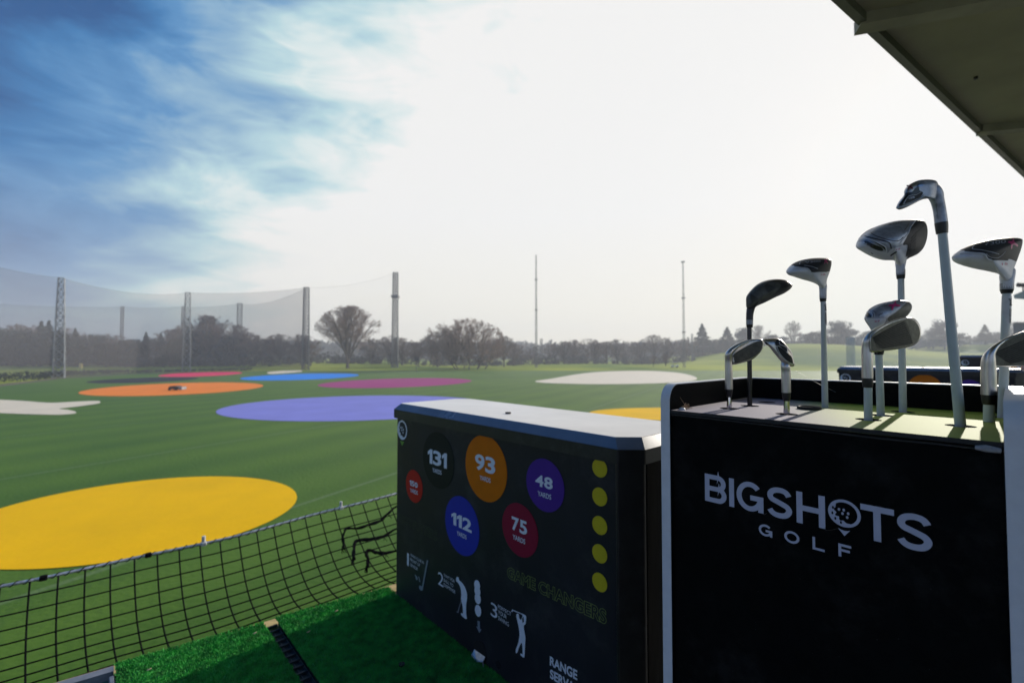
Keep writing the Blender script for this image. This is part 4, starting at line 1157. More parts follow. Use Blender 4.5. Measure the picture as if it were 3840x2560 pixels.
def rack():
    s_l0, s_l1 = .4165, .4335; s_r0, s_r1 = -.0125, .0072; top = .0520; Db = 1.150
    o = thing('club_rack', bay(.2, .95, FLOOR), 'black club rack with white edging and large pale lettering on its front', 'club rack')
    def side(s0, s1):
        def prof(ins, rad):
            P = [(Db - ins, FLOOR - .003), (Db - ins, top + ins)]
            c = (DR - .006 + ins + rad, top + ins + rad)
            P += [(c[0] - rad * sin(a * pi / 16), c[1] - rad * cos(a * pi / 16)) for a in range(9)]
            P += [(DR - .006 + ins, FLOOR - .003)]
            return P
        inner = prof(.0016, .030); outer = prof(0, .0316)
        m = MB(); m.prism([bay(s0 + .0006, d, t) for d, t in inner], D1 * (s1 - s0 - .0012)); pn = m.build('side_panel', blackp, o)
        m = MB(); k = len(outer)
        vs = [bay(s0, d, t) for d, t in outer[1:]] + [bay(s1, d, t) for d, t in outer[1:]] + [bay(s0, d, t) for d, t in inner[1:]] + [bay(s1, d, t) for d, t in inner[1:]]
        n = k - 1
        fs = []
        for i in range(n - 1):
            fs += [(i, i + 1, n + i + 1, n + i), (i, i + 1, 2 * n + i + 1, 2 * n + i), (n + i, n + i + 1, 3 * n + i + 1, 3 * n + i)]
        m.add(vs, fs, 0, False); m.build('edge_band', whiteb, pn)
    side(s_l0, s_l1); side(s_r0, s_r1)
    m = bbox_mb(s_r1 + .0005, s_l0 - .0005, Db - .016, Db, top + .0018, FLOOR - .003); bp_ = m.build('back_panel', blackp, o)
    bbox_mb(s_r1, s_l0, Db - .0165, Db + .0005, top, top + .0017).build('edge_band', whiteb, bp_)
    # front panel, its upper edge sinking towards the right
    tl_, tr_ = .1015, .1135
    m = MB(); m.prism([bay(s_l0 - .0006, DR + .0012, tl_), bay(s_r1 + .0006, DR + .0012, tr_), bay(s_r1 + .0006, DR + .0012, FLOOR - .004), bay(s_l0 - .0006, DR + .0012, FLOOR - .004)], D2 * .012)
    fp = m.build('front_panel', blackp, o)
    def pt(x, y, out=0.0): return bay(-x, DR + .0004 - out, -y)
    Yt, Yb = -.2007, -.2465; w = .0078
    m = MB(); k = 0
    for ch, a, b in (('B', .3562, .3203), ('I', .3160, .3082), ('G', .3042, .2641), ('S', .2596, .2239), ('H', .2189, .1830), ('T', .1422, .1069), ('S', .1052, .0697)):
        for st in glyph(ch, -a, -b, Yb, Yt, w): k += 1; stroke(m, st, w, pt, .0001 + k * .00001)
    m.build('large_lettering', letters, fp); m = MB()
    for ch, a, b in (('G', .2715, .2523), ('O', .2358, .2158), ('L', .1992, .1845), ('F', .1681, .1534)):
        for st in glyph(ch, -a, -b, -.2793, -.2616, .0033): k += 1; stroke(m, st, .0033, pt, .0001 + k * .00001)
    m.build('small_lettering', letters, fp)
    m = MB(); cx, cy, R = -.1606, -.2188, .0187
    ring(m, pt, cx, cy, R, R * .80, 64, .0003); crescent(m, pt, cx, cy, R * .82, .00032)
    m.add([pt(-.1682, -.2405, .0003), pt(-.164, -.2420, .0003), pt(-.1606, -.2425, .0003), pt(-.157, -.2420, .0003), pt(-.1540, -.2405, .0003), pt(-.1607, -.2497, .0003)], [list(range(6))])
    em = m.build('ball_emblem', letters, fp)
    m = MB()
    for ang in (158, 190, 222, 254): 
        a = radians(ang); c = (cx + R * .74 * cos(a), cy + R * .74 * sin(a))
        m.add([pt(c[0] + .0012 * cos(q * pi / 6), c[1] + .0021 * sin(q * pi / 6), .0005) for q in range(12)], [list(range(12))])
    m.build('emblem_dimples', blackp, em)
    # tufts where the lettering film has come loose
    m = MB(); m.tube([pt(-.2641, -.2462, .001), pt(-.262, -.246, .003), pt(-.2597, -.2432, .001)], .00025, 4); m.tube([pt(-.1836, -.2440, .001), pt(-.182, -.2475, .002), pt(-.176, -.2455, .002), pt(-.168, -.2412, .001)], .00025, 4)
    m.build('loose_thread', mat('thread', (.12, .09, .07), .8), fp)
    return o
RACK = rack()

holes_px = []
def plate(holes):
    """printed top board with real holes for the clubs"""
    s0, s1, d0, d1 = .0078, .4160, DR - .004, 1.133
    mb = MB(); NX, NY = 60, 30
    m = MB(); m.prism([bay(s1, d0, PT), bay(s1 - .13, d0, PT), bay(s1 - .27, d0 - .0015, PT - .0), bay(s0 + .075, d0 - .001, PT + .0006), bay(s0, d0, PT + .0008), bay(s0, d1, PT), bay(s1, d1, PT)][::-1], -Z * .006)
    pm = bpy.data.materials.new('printed_board'); pm.use_nodes = True; nt = pm.node_tree; N = nt.nodes; L = nt.links; b = N['Principled BSDF']
    b.inputs['Roughness'].default_value = .76; b.inputs['Specular IOR Level'].default_value = .7
    tc = N.new('ShaderNodeTexCoord'); dp = N.new('ShaderNodeVectorMath'); dp.operation = 'DOT_PRODUCT'; dp.inputs[1].default_value = -D1 + D2 * .35
    L.new(tc.outputs['Object'], dp.inputs[0])
    mr = N.new('ShaderNodeMapRange'); mr.inputs[1].default_value = -.2; mr.inputs[2].default_value = .2; L.new(dp.outputs['Value'], mr.inputs[0])
    cr = N.new('ShaderNodeValToRGB'); L.new(mr.outputs[0], cr.inputs[0]); e = cr.color_ramp.elements
    e[0].position = .30; e[0].color = (.19, .17, .24, 1); e[1].position = .56; e[1].color = (.25, .34, .02, 1)
    L.new(cr.outputs[0], b.inputs['Base Color'])
    nz = N.new('ShaderNodeTexNoise'); nz.inputs['Scale'].default_value = 300; L.new(tc.outputs['Object'], nz.inputs['Vector'])
    bp = N.new('ShaderNodeBump'); bp.inputs['Distance'].default_value = .0002; L.new(nz.outputs['Fac'], bp.inputs['Height']); L.new(bp.outputs[0], b.inputs['Normal'])
    po = m.build('top_board', pm, RACK)
    cut = MB()
    for p in holes: cut.tube([p - Z * .05, p + Z * .05], .0165, 32, smooth=False)
    co = cut.build('cutter', dark)
    md = po.modifiers.new('b', 'BOOLEAN'); md.object = co; md.solver = 'EXACT'; md.operation = 'DIFFERENCE'
    bpy.context.view_layer.update(); dg = bpy.context.evaluated_depsgraph_get()
    me = bpy.data.meshes.new_from_object(po.evaluated_get(dg)); po.modifiers.clear(); po.data = me
    me.materials.append(mat('board_edge', (.02, .02, .02), .8, var=.3, vscale=80))
    for p_ in me.polygons:
        if abs(p_.normal.z) < .5: p_.material_index = len(me.materials) - 1
    bpy.data.objects.remove(co)
    m = bbox_mb(.008, .4155, DR + .02, 1.132, PT + .20, PT + .205); m.build('inner_shelf', blackp, RACK)
    m = MB()                           # the frayed lower ply of the board, drooping to the right
    edge = [(.4155, .1062), (.30, .1068), (.20, .1078), (.12, .1092), (.06, .1085), (.0078, .1095)]
    a = [bay(s, DR - .0022, t) for s, t in edge]; b_ = [bay(s, DR + .06, .1055) for s, t in edge]
    n = len(a); m.add(a + b_ + [p - Z * .0016 for p in a], [(i, i + 1, n + i + 1, n + i) for i in range(n - 1)] + [(i, i + 1, 2 * n + i + 1, 2 * n + i) for i in range(n - 1)])
    m.build('loose_ply', mat('dark_ply', (.03, .03, .03), .8, var=.4, vscale=90), RACK)
    # crumpled corner with a knob of sealant
    m = MB(); q = [bay(.030, DR - .006, .1080), bay(.022, DR - .008, .1075), bay(.010, DR - .006, .1088)]; m.tube(q, [.0025, .0042, .003], 10); m.build('sealant', mat('grey_foam', (.30, .30, .32), .8, var=.2, vscale=200), RACK)


# =================================================================== GOLF CLUBS
chrome = mat('chrome', (.72, .70, .68), .10, 1.0, var=.03, vscale=60)
brushed = mat('brushed_steel', (.50, .48, .46), .32, 1.0, var=.25, vscale=120, stretch=(1, 1, .15))
facem = mat('dull_face', (.10, .10, .085), .5, .7, var=.25, vscale=200)
darkface = mat('dark_face', (.075, .075, .066), .55, .15, var=.35, vscale=150)
wshaft = mat('white_graphite', (.46, .51, .52), .30, spec=.5, var=.03, vscale=100)
bshaft = mat('black_graphite', (.008, .008, .009), .25, spec=.6)
ferr = mat('ferrule_black', (.007, .007, .008), .35)
wgloss = mat('white_gloss', (.55, .56, .62), .42, spec=.55, var=.10, vscale=70)
gun = mat('gunmetal', (.30, .32, .38), .42, .55, var=.35, vscale=90)
dgrey = mat('charcoal_gloss', (.028, .029, .034), .55, .0, spec=.22, var=.3, vscale=90)
blackg = mat('black_gloss', (.012, .012, .013), .3, var=.2, vscale=90)
silver = mat('silver_line', (.50, .52, .58), .4, .15)
pink = mat('pink_mark', (.45, .02, .14), .45)
groove = mat('groove_black', (.012, .012, .012), .7)
gcol = mat('grey_collar', (.25, .26, .28), .4, .5, var=.1)


class Head:
    """a club head swollen out from an outline standing at its own distance"""
    def __init__(s, outline, cen, z0, tf, tb, power=.5, rim=1.0, sub=5, tilt=(0, 0)):
        s.o = smooth_closed(outline, sub); s.c = cen; s.z0 = z0; s.tf = tf; s.tb = tb; s.pw = power; s.rim = rim; s.tilt = tilt
        s.ang = [atan2(p[1] - cen[1], p[0] - cen[0]) for p in s.o]; s.rad = [hypot(p[0] - cen[0], p[1] - cen[1]) for p in s.o]
    def ratio(s, x, y):
        a = atan2(y - s.c[1], x - s.c[0]); r = hypot(x - s.c[0], y - s.c[1]); best = None; n = len(s.o)
        for i in range(n):
            a0, a1 = s.ang[i], s.ang[(i + 1) % n]; d = (a1 - a0 + pi) % (2 * pi) - pi; e = (a - a0 + pi) % (2 * pi) - pi
            if abs(d) < 1e-9: continue
            f = e / d
            if -1e-6 <= f <= 1 + 1e-6 and abs(e) < 1: best = s.rad[i] * (1 - f) + s.rad[(i + 1) % n] * f; break
        return min(1, r / best) if best else 1
    def dep(s, q):                         # thickness profile, q=0 centre, 1 rim
        e = max(0, (1 - q) / s.rim); e = min(1, e)
        return (1 - (1 - e) ** 2) ** s.pw
    def zt(s, x, y): return s.z0 + (x - s.c[0]) * s.tilt[0] + (y - s.c[1]) * s.tilt[1]
    def P(s, x, y, out=.0004): return at(x, y, s.zt(x, y) - s.tf * s.dep(s.ratio(x, y)) - out)
    def mesh(s, rings=12):
        mb = MB(); n = len(s.o); cx, cy = s.c
        for sign, T_ in ((-1, s.tf), (1, s.tb)):
            vs = []
            for k in range(rings + 1):
                q = sin(k / rings * pi / 2) if s.pw == .5 else 1 - (1 - k / rings) ** 1.6
                for p in s.o:
                    x, y = cx + (p[0] - cx) * q, cy + (p[1] - cy) * q
                    # soften the pull so front and back keep the same silhouette
                    vs.append(at(x, y, s.zt(x, y) + sign * T_ * s.dep(q)))
            fs = [(k * n + i, k * n + (i + 1) % n, (k + 1) * n + (i + 1) % n, (k + 1) * n + i) for k in range(1, rings) for i in range(n)]
            ctr = len(vs); vs.append(at(cx, cy, s.zt(cx, cy) + sign * T_)); fs += [(ctr, n + i, n + (i + 1) % n) for i in range(n)]
            mb.add(vs, fs, 0, True)
        return mb
    def patch(s, mb, pts, out=.0004, sub=4, rings=6, snap=None):
        o = smooth_closed(pts, sub) if sub > 1 else pts
        if snap:
            oo = []
            for x, y in o:
                r = s.ratio(x, y); k = (1.0 / r if r > snap else 1.0) if r < 1 else 1.0
                oo.append((s.c[0] + (x - s.c[0]) * k, s.c[1] + (y - s.c[1]) * k))
            o = oo
        if sub == 1:
            d = []
            for i in range(len(pts)):
                a, b = pts[i], pts[(i + 1) % len(pts)]; d += [(a[0] + (b[0] - a[0]) * k / 5, a[1] + (b[1] - a[1]) * k / 5) for k in range(5)]
            o = d
        cx = sum(p[0] for p in o) / len(o); cy = sum(p[1] for p in o) / len(o); n = len(o); vs = [s.P(cx, cy, out)]
        for k in range(1, rings + 1):
            q = k / rings
            vs += [s.P(cx + (p[0] - cx) * q, cy + (p[1] - cy) * q, out) for p in o]
        fs = [(0, 1 + i, 1 + (i + 1) % n) for i in range(n)] + [(1 + k * n + i, 1 + k * n + (i + 1) % n, 1 + (k + 1) * n + (i + 1) % n, 1 + (k + 1) * n + i) for k in range(rings - 1) for i in range(n)]
        mb.add(vs, fs, 0, True); return mb
    def line(s, mb, pts, wpx, out=.0002, sub=4):
        o = smooth_open(pts, sub) if sub > 1 else [tuple(a) for a in pts]
        mb.tube([s.P(x, y, out) for x, y in o], wpx * s.z0 / F / 2, 5)
    def words(s, mb, txt, p0, p1, h, bold=0.0, out=.0006, outline=False, flip=1):
        dx, dy = p1[0] - p0[0], p1[1] - p0[1]; L_ = hypot(dx, dy); ux, uy = dx / L_, dy / L_; vx, vy = uy * flip, -ux * flip
        text_mb(mb, txt, (0, L_, 0, h), None, bold, outline=outline, pt=lambda x, y, z: s.P(p0[0] + ux * x + vx * y, p0[1] + uy * x + vy * y, out))


HOLES = []
def club(label, base, z=None, name='golf_club'):
    b = hz(*base, HC - PT); o = thing(name, b, label, 'golf club'); HOLES.append(b)
    dep = (b - CAMP).dot(FW); return o, b, dep


def shaft(o, b, base, tip, z, wb, wt, m, part='shaft', below=.62):
    t = at(*tip, z); d = (t - b).normalized()
    mb = MB(); low = b - d * (.9 - .3)
    low = b - d * .19; mb.tube([low, b, t], [wb * z / F / 2, wb * z / F / 2, wt * z / F / 2], 20); return mb.build(part, m, o)


def tubepx(o, name, pts, z, m, n=18, sub=5):
    """pts: (x, y, width px[, extra depth])"""
    q = smooth_open([(p[0], p[1], p[2], p[3] if len(p) > 3 else 0.0) for p in pts], sub) if sub > 1 else [(p[0], p[1], p[2], p[3] if len(p) > 3 else 0.0) for p in pts]
    mb = MB(); mb.tube([at(x, y, z + dz) for x, y, w, dz in q], [w * z / F / 2 for x, y, w, dz in q], n); return mb.build(name, m, o)


q3 = lambda x, y: (2600 + x / 1.508, 620 + y / 1.508)
qa = lambda x, y: (3100 + x / 3.136, 620 + y / 3.136)
qb = lambda x, y: (2680 + x / 3.136, 940 + y / 3.136)
qc = lambda x, y: (3100 + x / 2.8, 1080 + y / 2.8)
qd = lambda x, y: (3500 + x / 3.92, 850 + y / 3.92)
qe = lambda x, y: (2680 + x / 3.734, 1220 + y / 3.734)
qf = lambda x, y: (3500 + x / 3.135, 1200 + y / 3.135)
def M(f, pts): return [f(*p) for p in pts]
PANTHER = [(0, .1), (.25, .35), (.1, .9), (.2, 1.0), (.42, .62), (.62, .66), (.85, 1.0), (1.0, .8), (.8, .5), (.72, .15), (.85, -.2), (.7, -.18), (.5, .12), (.2, -.05)]
def cat_mark(h, mb, x, y, w, hh, rot=0, flipy=1):
    ps = []
    for a, b in PANTHER:
        u, v = (a - .5) * w, (b - .45) * hh * flipy; ps.append((x + u * cos(rot) - v * sin(rot), y + u * sin(rot) + v * cos(rot)))
    h.patch(mb, ps, .0016, 2, 6)


# --- 1 black wood with a grooved face, on a black shaft
o, b, z = club('black wood club with grooved face on a thick black shaft', qe(492, 1125))
shaft(o, b, None, q3(317, 910), z, 17, 16, bshaft)
h = Head(M(qb, [(368, 600), (372, 540), (420, 470), (500, 395), (600, 350), (720, 333), (830, 343), (890, 375), (915, 405), (895, 445), (820, 500), (720, 545), (600, 605), (500, 650), (455, 690), (420, 690), (375, 668)]), qb(610, 490), z, .022, .030, .5)
h.mesh().build('head', blackg, o)
m = MB(); h.patch(m, M(qb, [(372, 630), (376, 560), (430, 480), (510, 410), (600, 372), (700, 365), (768, 385), (770, 430), (700, 505), (600, 565), (500, 605), (440, 650), (395, 668)]), .0008); m.build('face_plate', darkface, o)
m = MB()
for k in range(5):
    h.line(m, M(qb, [(590 + k * 10, 412 + 18 * k), (630 + k * 19, 385 + 13 * k)]), 2.8, .0014, 1)
    h.line(m, M(qb, [(413 + k * 6, 532 + 18 * k), (440 + k * 17, 508 + 14 * k)]), 2.8, .0014, 1)
m.build('grooves', groove, o)
tubepx(o, 'hosel', [(*qb(432, 640), 30), (*qb(420, 700), 27), (*qb(412, 760), 25), (*qb(411, 865), 24)], z, blackg)
tubepx(o, 'collar', [(*qb(411, 808), 24.4), (*qb(411, 866), 24.4)], z, gcol, sub=1)
tubepx(o, 'ferrule', [(*qb(411, 868), 24), (*qb(411, 905), 20.5)], z, ferr, sub=1)

# --- 2 iron with a smooth dark back on a chrome shaft
o, b, z = club('polished iron at the left end with its plain dark blade turned right', qe(205, 1160))
shaft(o, b, None, qe(205, 1000), z, 19, 14, chrome)
tubepx(o, 'ferrule', [(*qe(200, 892), 27), (*qe(202, 950), 22), (*qe(203, 1002), 17)], z, ferr, sub=2)
h = Head(M(qb, [(195, 1215), (250, 1140), (340, 1080), (440, 1040), (530, 1032), (570, 1050), (576, 1090), (560, 1160), (510, 1225), (440, 1280), (330, 1315), (205, 1338), (198, 1280)]), qb(390, 1185), z + .006, .007, .006, .35, .16)
h.mesh().build('head', brushed, o)
m = MB(); h.patch(m, M(qb, [(210, 1235), (300, 1165), (420, 1100), (520, 1058), (560, 1065), (566, 1100), (548, 1160), (500, 1215), (435, 1262), (330, 1300), (206, 1325)]), .0006, 3); m.build('blade_back', darkface, o)
tubepx(o, 'hosel', [(*qe(470, 215), 11, -.001), (*qe(340, 275), 15, -.002), (*qe(250, 335), 20, -.003), (*qe(196, 400), 24, -.003), (*qe(192, 480), 25, 0), (*qe(196, 640), 26, 0), (*qe(200, 890), 27.5, 0)], z, brushed)

# --- 3 cavity iron seen almost end-on
o, b, z = club('polished cavity iron whose head leans left to touch the dark bladed iron', qe(1008, 1240))
shaft(o, b, None, qe(1010, 1050), z, 22, 19, chrome)
tubepx(o, 'ferrule', [(*qe(1002, 937), 30), (*qe(1004, 1000), 28), (*qe(1006, 1054), 22)], z, ferr, sub=2)
tubepx(o, 'hosel', [(*qe(985, 470), 24, .004), (*qe(990, 560), 31), (*qe(997, 640), 31), (*qe(999, 760), 31.5), (*qe(1001, 937), 32)], z, brushed)
h = Head(M(qe, [(672, 196), (690, 186), (780, 178), (868, 178), (930, 200), (990, 255), (1040, 320), (1085, 390), (1102, 470), (1122, 552), (1080, 578), (1010, 550), (930, 500), (850, 410), (770, 310), (700, 240)]), qe(925, 370), z, .010, .012, .45, .5)
h.mesh().build('head', brushed, o)
m = MB(); h.patch(m, M(qe, [(868, 300), (900, 292), (960, 335), (1030, 395), (1078, 440), (1097, 510), (1085, 528), (1010, 490), (930, 420), (880, 350)]), .0008, 3); m.build('cavity', groove, o)
m = MB(); h.patch(m, M(qe, [(850, 230), (880, 195), (930, 205), (1000, 275), (1020, 330), (1010, 370), (950, 325), (900, 280), (862, 285)]), .0007, 3); m.build('badge', dgrey, o)
m = MB(); h.line(m, M(qe, [(905, 225), (915, 265), (980, 290), (1015, 325), (1015, 365)]), 2.2, .0009); h.line(m, M(qe, [(870, 292), (900, 370), (960, 450), (1040, 520), (1100, 545)]), 2.4, .0008); m.build('badge_trim', silver, o)
m = MB(); h.patch(m, M(qe, [(700, 235), (730, 240), (745, 270), (720, 265)]), .0004, 2, 3); m.build('scuff', dgrey, o)

# --- 4 small white wood
def white_wood(o, z, f, out, cen, tf, crown, lines, logo, cat, num, numpos, rot=0):
    h = Head(M(f, out), f(*cen), z, tf, tf * 1.0, .5); h.mesh().build('head', wgloss, o)
    m = MB(); h.patch(m, M(f, crown), .0012, 3, 40, snap=.84); m.build('sole_plate', dgrey, o)
    m = MB()
    for l, w in lines: h.line(m, M(f, l), w * 1.2, .0015, 3)
    m.build('sole_trim', silver, o)
    if logo:
        m = MB(); h.words(m, logo[0], f(*logo[1]), f(*logo[2]), logo[3], -.01, .0018, outline=False); m.build('model_mark', silver, o)
    m = MB(); cat_mark(h, m, *f(*cat[:2]), cat[2], cat[3], cat[4] if len(cat) > 4 else 0); m.build('leaping_mark', pink, o)
    m = MB(); h.words(m, num, f(*numpos[0]), f(*numpos[1]), numpos[2], .01, .0007); m.build('number', pink, o)
    return h


def sticker(o, f, top, bot, w, z, text, bars):
    (x0, y0), (x1, y1) = f(*top), f(*bot)
    r = w * z / F / 2
    a, c = at(x0, y0, z), at(x1, y1, z); m = MB(); m.tube([a, c], r, 20); st = m.build('price_sticker', mat('sticker_white', (.50, .51, .53), .35, var=.08, vscale=80), o)
    d = (c - a); L_ = d.length; d.normalize(); side = RX - d * RX.dot(d); side.normalize(); tow = d.cross(side); tow = tow if tow.y < 0 else -tow
    def q(u, v, e=.0003): v = max(-1, min(1, v)); ang = v * 1.1; return a + d * (u * L_) + side * (sin(ang) * (r + e)) + tow * (cos(ang) * (r + e))
    m = MB(); rn = random.Random(int(x0)); u = bars[0]
    while u < bars[1]:
        t = rn.choice((.006, .012, .008)); m.add([q(u, -.35 + .1), q(u, .1), q(u, .45), q(u + t, .45), q(u + t, .1), q(u + t, -.25)], [(0, 1, 4, 5), (1, 2, 3, 4)]); u += t + rn.choice((.008, .014))
    text_mb(m, text, (0, 1, 0, 1), None, .03, pt=lambda x, y, zz: q(.10 + x * .24, .6 - y * 1.0, .0004))
    m.build('sticker_print', groove, st)


o, b, z = club('small white wood club with charcoal sole, between the black wood and the centre irons', (3094, 1527))
shaft(o, b, None, q3(734, 765), z, 21, 17, wshaft)
white_wood(o, z, qb, [(840, 250), (860, 205), (930, 145), (1030, 108), (1150, 88), (1280, 84), (1350, 92), (1375, 115), (1372, 180), (1350, 260), (1325, 330), (1312, 400), (1290, 440), (1240, 430), (1200, 395), (1130, 365), (1020, 335), (930, 305), (870, 285)],
           (1130, 225), .040, [(918, 175), (960, 140), (1060, 106), (1180, 92), (1290, 90), (1355, 100), (1368, 125), (1362, 190), (1345, 245), (1230, 250), (1140, 252), (1105, 215), (1020, 192)],
           [([(1000, 160), (1012, 130), (1100, 105)], 1.2), ([(925, 205), (1010, 200), (1090, 208), (1130, 250)], 3.5), ([(1050, 172), (1140, 185), (1215, 212)], 1.2)], ('V300', (1065, 145), (1245, 131), 6), (1308, 124, 15, 17), '18', ((1258, 290), (1303, 288), 6))
tubepx(o, 'hosel', [(*qb(1272, 392), 26, .010), (*qb(1274, 425), 26, .002), (*qb(1274, 465), 24), (*qb(1274, 560), 23)], z, wgloss)
tubepx(o, 'collar', [(*qb(1274, 503), 23.6), (*qb(1274, 560), 23.2)], z, gcol, sub=1)
tubepx(o, 'ferrule', [(*qb(1274, 561), 22.5), (*qb(1275, 598), 20)], z, ferr, sub=1)
sticker(o, qb, (1279, 612), (1286, 875), 18.4, z, 'hq', (.45, .95))

# --- 5 large grooved iron in the middle
o, b, z = club('grooved iron with chrome hosel in the middle of the rack, broad blade turned right', qc(437, 1378))
z -= 0
shaft(o, b, None, qc(434, 1030), z, 26.5, 26, wshaft)
tubepx(o, 'ferrule', [(*qc(429, 943), 34), (*qc(430, 1000), 33), (*qc(431, 1041), 31)], z, ferr, sub=2)
h = Head(M(qc, [(455, 500), (520, 430), (620, 370), (730, 325), (830, 306), (900, 312), (950, 345), (985, 410), (992, 480), (970, 550), (925, 595), (850, 622), (700, 648), (560, 665), (472, 674), (455, 620)]), qc(720, 500), z + .004, .006, .008, .35, .10, tilt=(.00010, 0))
h.mesh().build('head', brushed, o)
m = MB(); h.patch(m, M(qc, [(470, 512), (540, 448), (640, 388), (740, 345), (835, 322), (895, 328), (940, 358), (972, 415), (980, 480), (960, 542), (918, 582), (845, 608), (700, 636), (560, 654), (478, 660), (466, 600)]), .0007, 3); m.build('face_plate', facem, o)
m = MB(); h.patch(m, M(qc, [(492, 520), (560, 470), (660, 410), (760, 365), (832, 345), (870, 440), (905, 580), (800, 602), (650, 622), (530, 636)]), .0009, 1, 3); m.build('strike_area', mat('strike_grey', (.060, .060, .050), .55, .5, var=.3, vscale=200), o)
m = MB()
for k in range(12):
    x0, y0 = 490 + k * 4.2, 518 + k * 10.5; x1, y1 = 815 + k * 8, 352 + k * 21
    if k < 6: h.line(m, M(qc, [(x0, y0), (x1, y1)]), 2.9, .0011, 1)
    else: h.line(m, M(qc, [(x0 + (k - 5) * 8, y0), (x1, y1 - 4)]), 2.7, .0011, 1)
m.build('grooves', groove, o)
tubepx(o, 'hosel', [(*qc(830, 318), 5, 0), (*qc(700, 352), 8, -.002), (*qc(580, 408), 13, -.003), (*qc(490, 470), 22, -.003), (*qc(436, 540), 30, -.002), (*qc(424, 620), 34), (*qc(426, 760), 35), (*qc(428, 943), 35.5)], z, brushed)

# --- 6 hybrid numbered 27
o, b, z = club('grey hybrid club numbered 27, behind the grooved centre iron', qc(568, 1334))
shaft(o, b, None, qc(548, 696), z, 24.5, 23, wshaft)
tubepx(o, 'ferrule', [(*qc(548, 655), 32), (*qc(548, 698), 28)], z, ferr, sub=1)
h = Head(M(qc, [(396, 330), (402, 290), (440, 225), (520, 175), (630, 142), (750, 125), (830, 130), (880, 155), (898, 200), (880, 250), (830, 305), (740, 370), (640, 430), (560, 480), (490, 470), (440, 400)]), qc(620, 290), z + .01, .026, .03, .5)
h.mesh().build('head', gun, o)
m = MB(); h.patch(m, M(qc, [(402, 322), (450, 318), (540, 316), (625, 322), (600, 375), (560, 430), (490, 462), (440, 395), (408, 355)]), .0006, 2); m.build('crown_wedge', wgloss, o)
m = MB(); h.patch(m, M(qc, [(640, 318), (720, 260), (800, 190), (850, 150), (886, 175), (890, 215), (840, 290), (760, 345), (680, 370)]), .0006, 3); m.build('face_plate', darkface, o)
m = MB(); cat_mark(h, m, *qc(712, 183), 42, 22, -.45); m.build('leaping_mark', pink, o)
m = MB(); h.words(m, 'V300H', qc(540, 205), qc(670, 178), 6, 0, .0009); m.build('model_mark', groove, o)
m = MB(); h.words(m, '27', qc(500, 358), qc(562, 354), 6.5, .02, .0009); m.build('number', pink, o)
m = MB(); h.line(m, M(qc, [(440, 232), (520, 182), (640, 148), (750, 132)]), 1.2, .0009); h.line(m, M(qc, [(545, 290), (565, 275), (590, 262)]), 2.5, .0009)
h.patch(m, M(qc, [(412, 300), (414, 262), (440, 262), (468, 290), (466, 305), (430, 304)]), .0008, 2, 3); m.build('sole_cuts', blackg, o)
m = MB(); h.line(m, M(qc, [(420, 250), (455, 255), (480, 275), (476, 312)]), 3, .0010); h.line(m, M(qc, [(470, 245), (500, 262), (505, 300)]), 2, .0010); m.build('sole_trim', silver, o)
tubepx(o, 'hosel', [(*qc(525, 440), 40, .004), (*qc(545, 520), 33), (*qc(547, 655), 32)], z, wgloss)

# --- 7 big driver
o, b, z = club('largest driver with scuffed grey sole and dark face, above the middle of the rack', qc(801, 1298))
shaft(o, b, None, qa(873, 1330), z, 23.5, 20, wshaft)
h = Head(M(qa, [(343, 935), (365, 880), (420, 810), (520, 745), (650, 695), (800, 655), (950, 640), (1100, 640), (1150, 655), (1180, 710), (1188, 800), (1170, 900), (1130, 985), (1060, 1050), (960, 1095), (915, 1150), (870, 1180), (825, 1165), (790, 1120), (650, 1112), (520, 1070), (400, 1005), (350, 970)]), qa(790, 890), z, .052, .050, .5)
h.mesh(16).build('head', wgloss, o)
m = MB(); h.patch(m, M(qa, [(372, 880), (430, 805), (530, 742), (660, 695), (800, 662), (950, 648), (1050, 645), (1000, 690), (965, 760), (950, 840), (900, 930), (840, 960), (760, 985), (720, 1030), (690, 1020), (600, 1000), (480, 945)]), .0009, 3, 40, snap=.90); m.build('sole_plate', gun, o)
m = MB(); h.patch(m, M(qa, [(1000, 690), (1060, 648), (1140, 652), (1178, 715), (1184, 800), (1166, 900), (1125, 980), (1055, 1042), (940, 1095), (935, 1050), (955, 940), (895, 935), (940, 850), (970, 760)]), .0011, 3, 40, snap=.90); m.build('face_plate', dgrey, o)
m = MB()
for k in range(6): h.line(m, M(qa, [(970 + k * 5, 1040 - k * 36), (1040 + k * 4, 985 - k * 40)]), 2.0, .0016, 1)
h.line(m, M(qa, [(1040, 805), (1100, 755), (1145, 705)]), 1.4, .0012); m.build('grooves', groove, o)
m = MB(); h.line(m, M(qa, [(520, 790), (560, 820), (700, 870), (840, 890), (900, 845)]), 2.6, .0012, 3); h.line(m, M(qa, [(450, 830), (560, 860), (700, 895), (745, 920), (760, 980)]), 3.6, .0012, 3)
h.patch(m, M(qa, [(440, 900), (480, 890), (560, 935), (640, 960), (665, 1005), (600, 1000), (520, 965)]), .0012, 2, 4); h.patch(m, M(qa, [(545, 893), (620, 920), (690, 950), (707, 1015), (680, 975), (620, 940)]), .0014, 2, 3)
h.line(m, M(qa, [(975, 650), (960, 700), (915, 765)]), 2.2, .0012, 3); h.line(m, M(qa, [(400, 832), (470, 775), (540, 740)]), 2, .0012, 3); m.build('sole_cuts', blackg, o)
m = MB(); h.line(m, M(qa, [(380, 885), (440, 862), (540, 880), (640, 930), (690, 960), (705, 1020)]), 3.4, .0013, 3); h.line(m, M(qa, [(865, 915), (900, 870), (960, 800), (985, 730), (1050, 645)]), 3.0, .0013, 3)
h.line(m, M(qa, [(560, 780), (640, 730), (700, 712)]), 1.6, .0012, 3); m.build('sole_trim', silver, o)
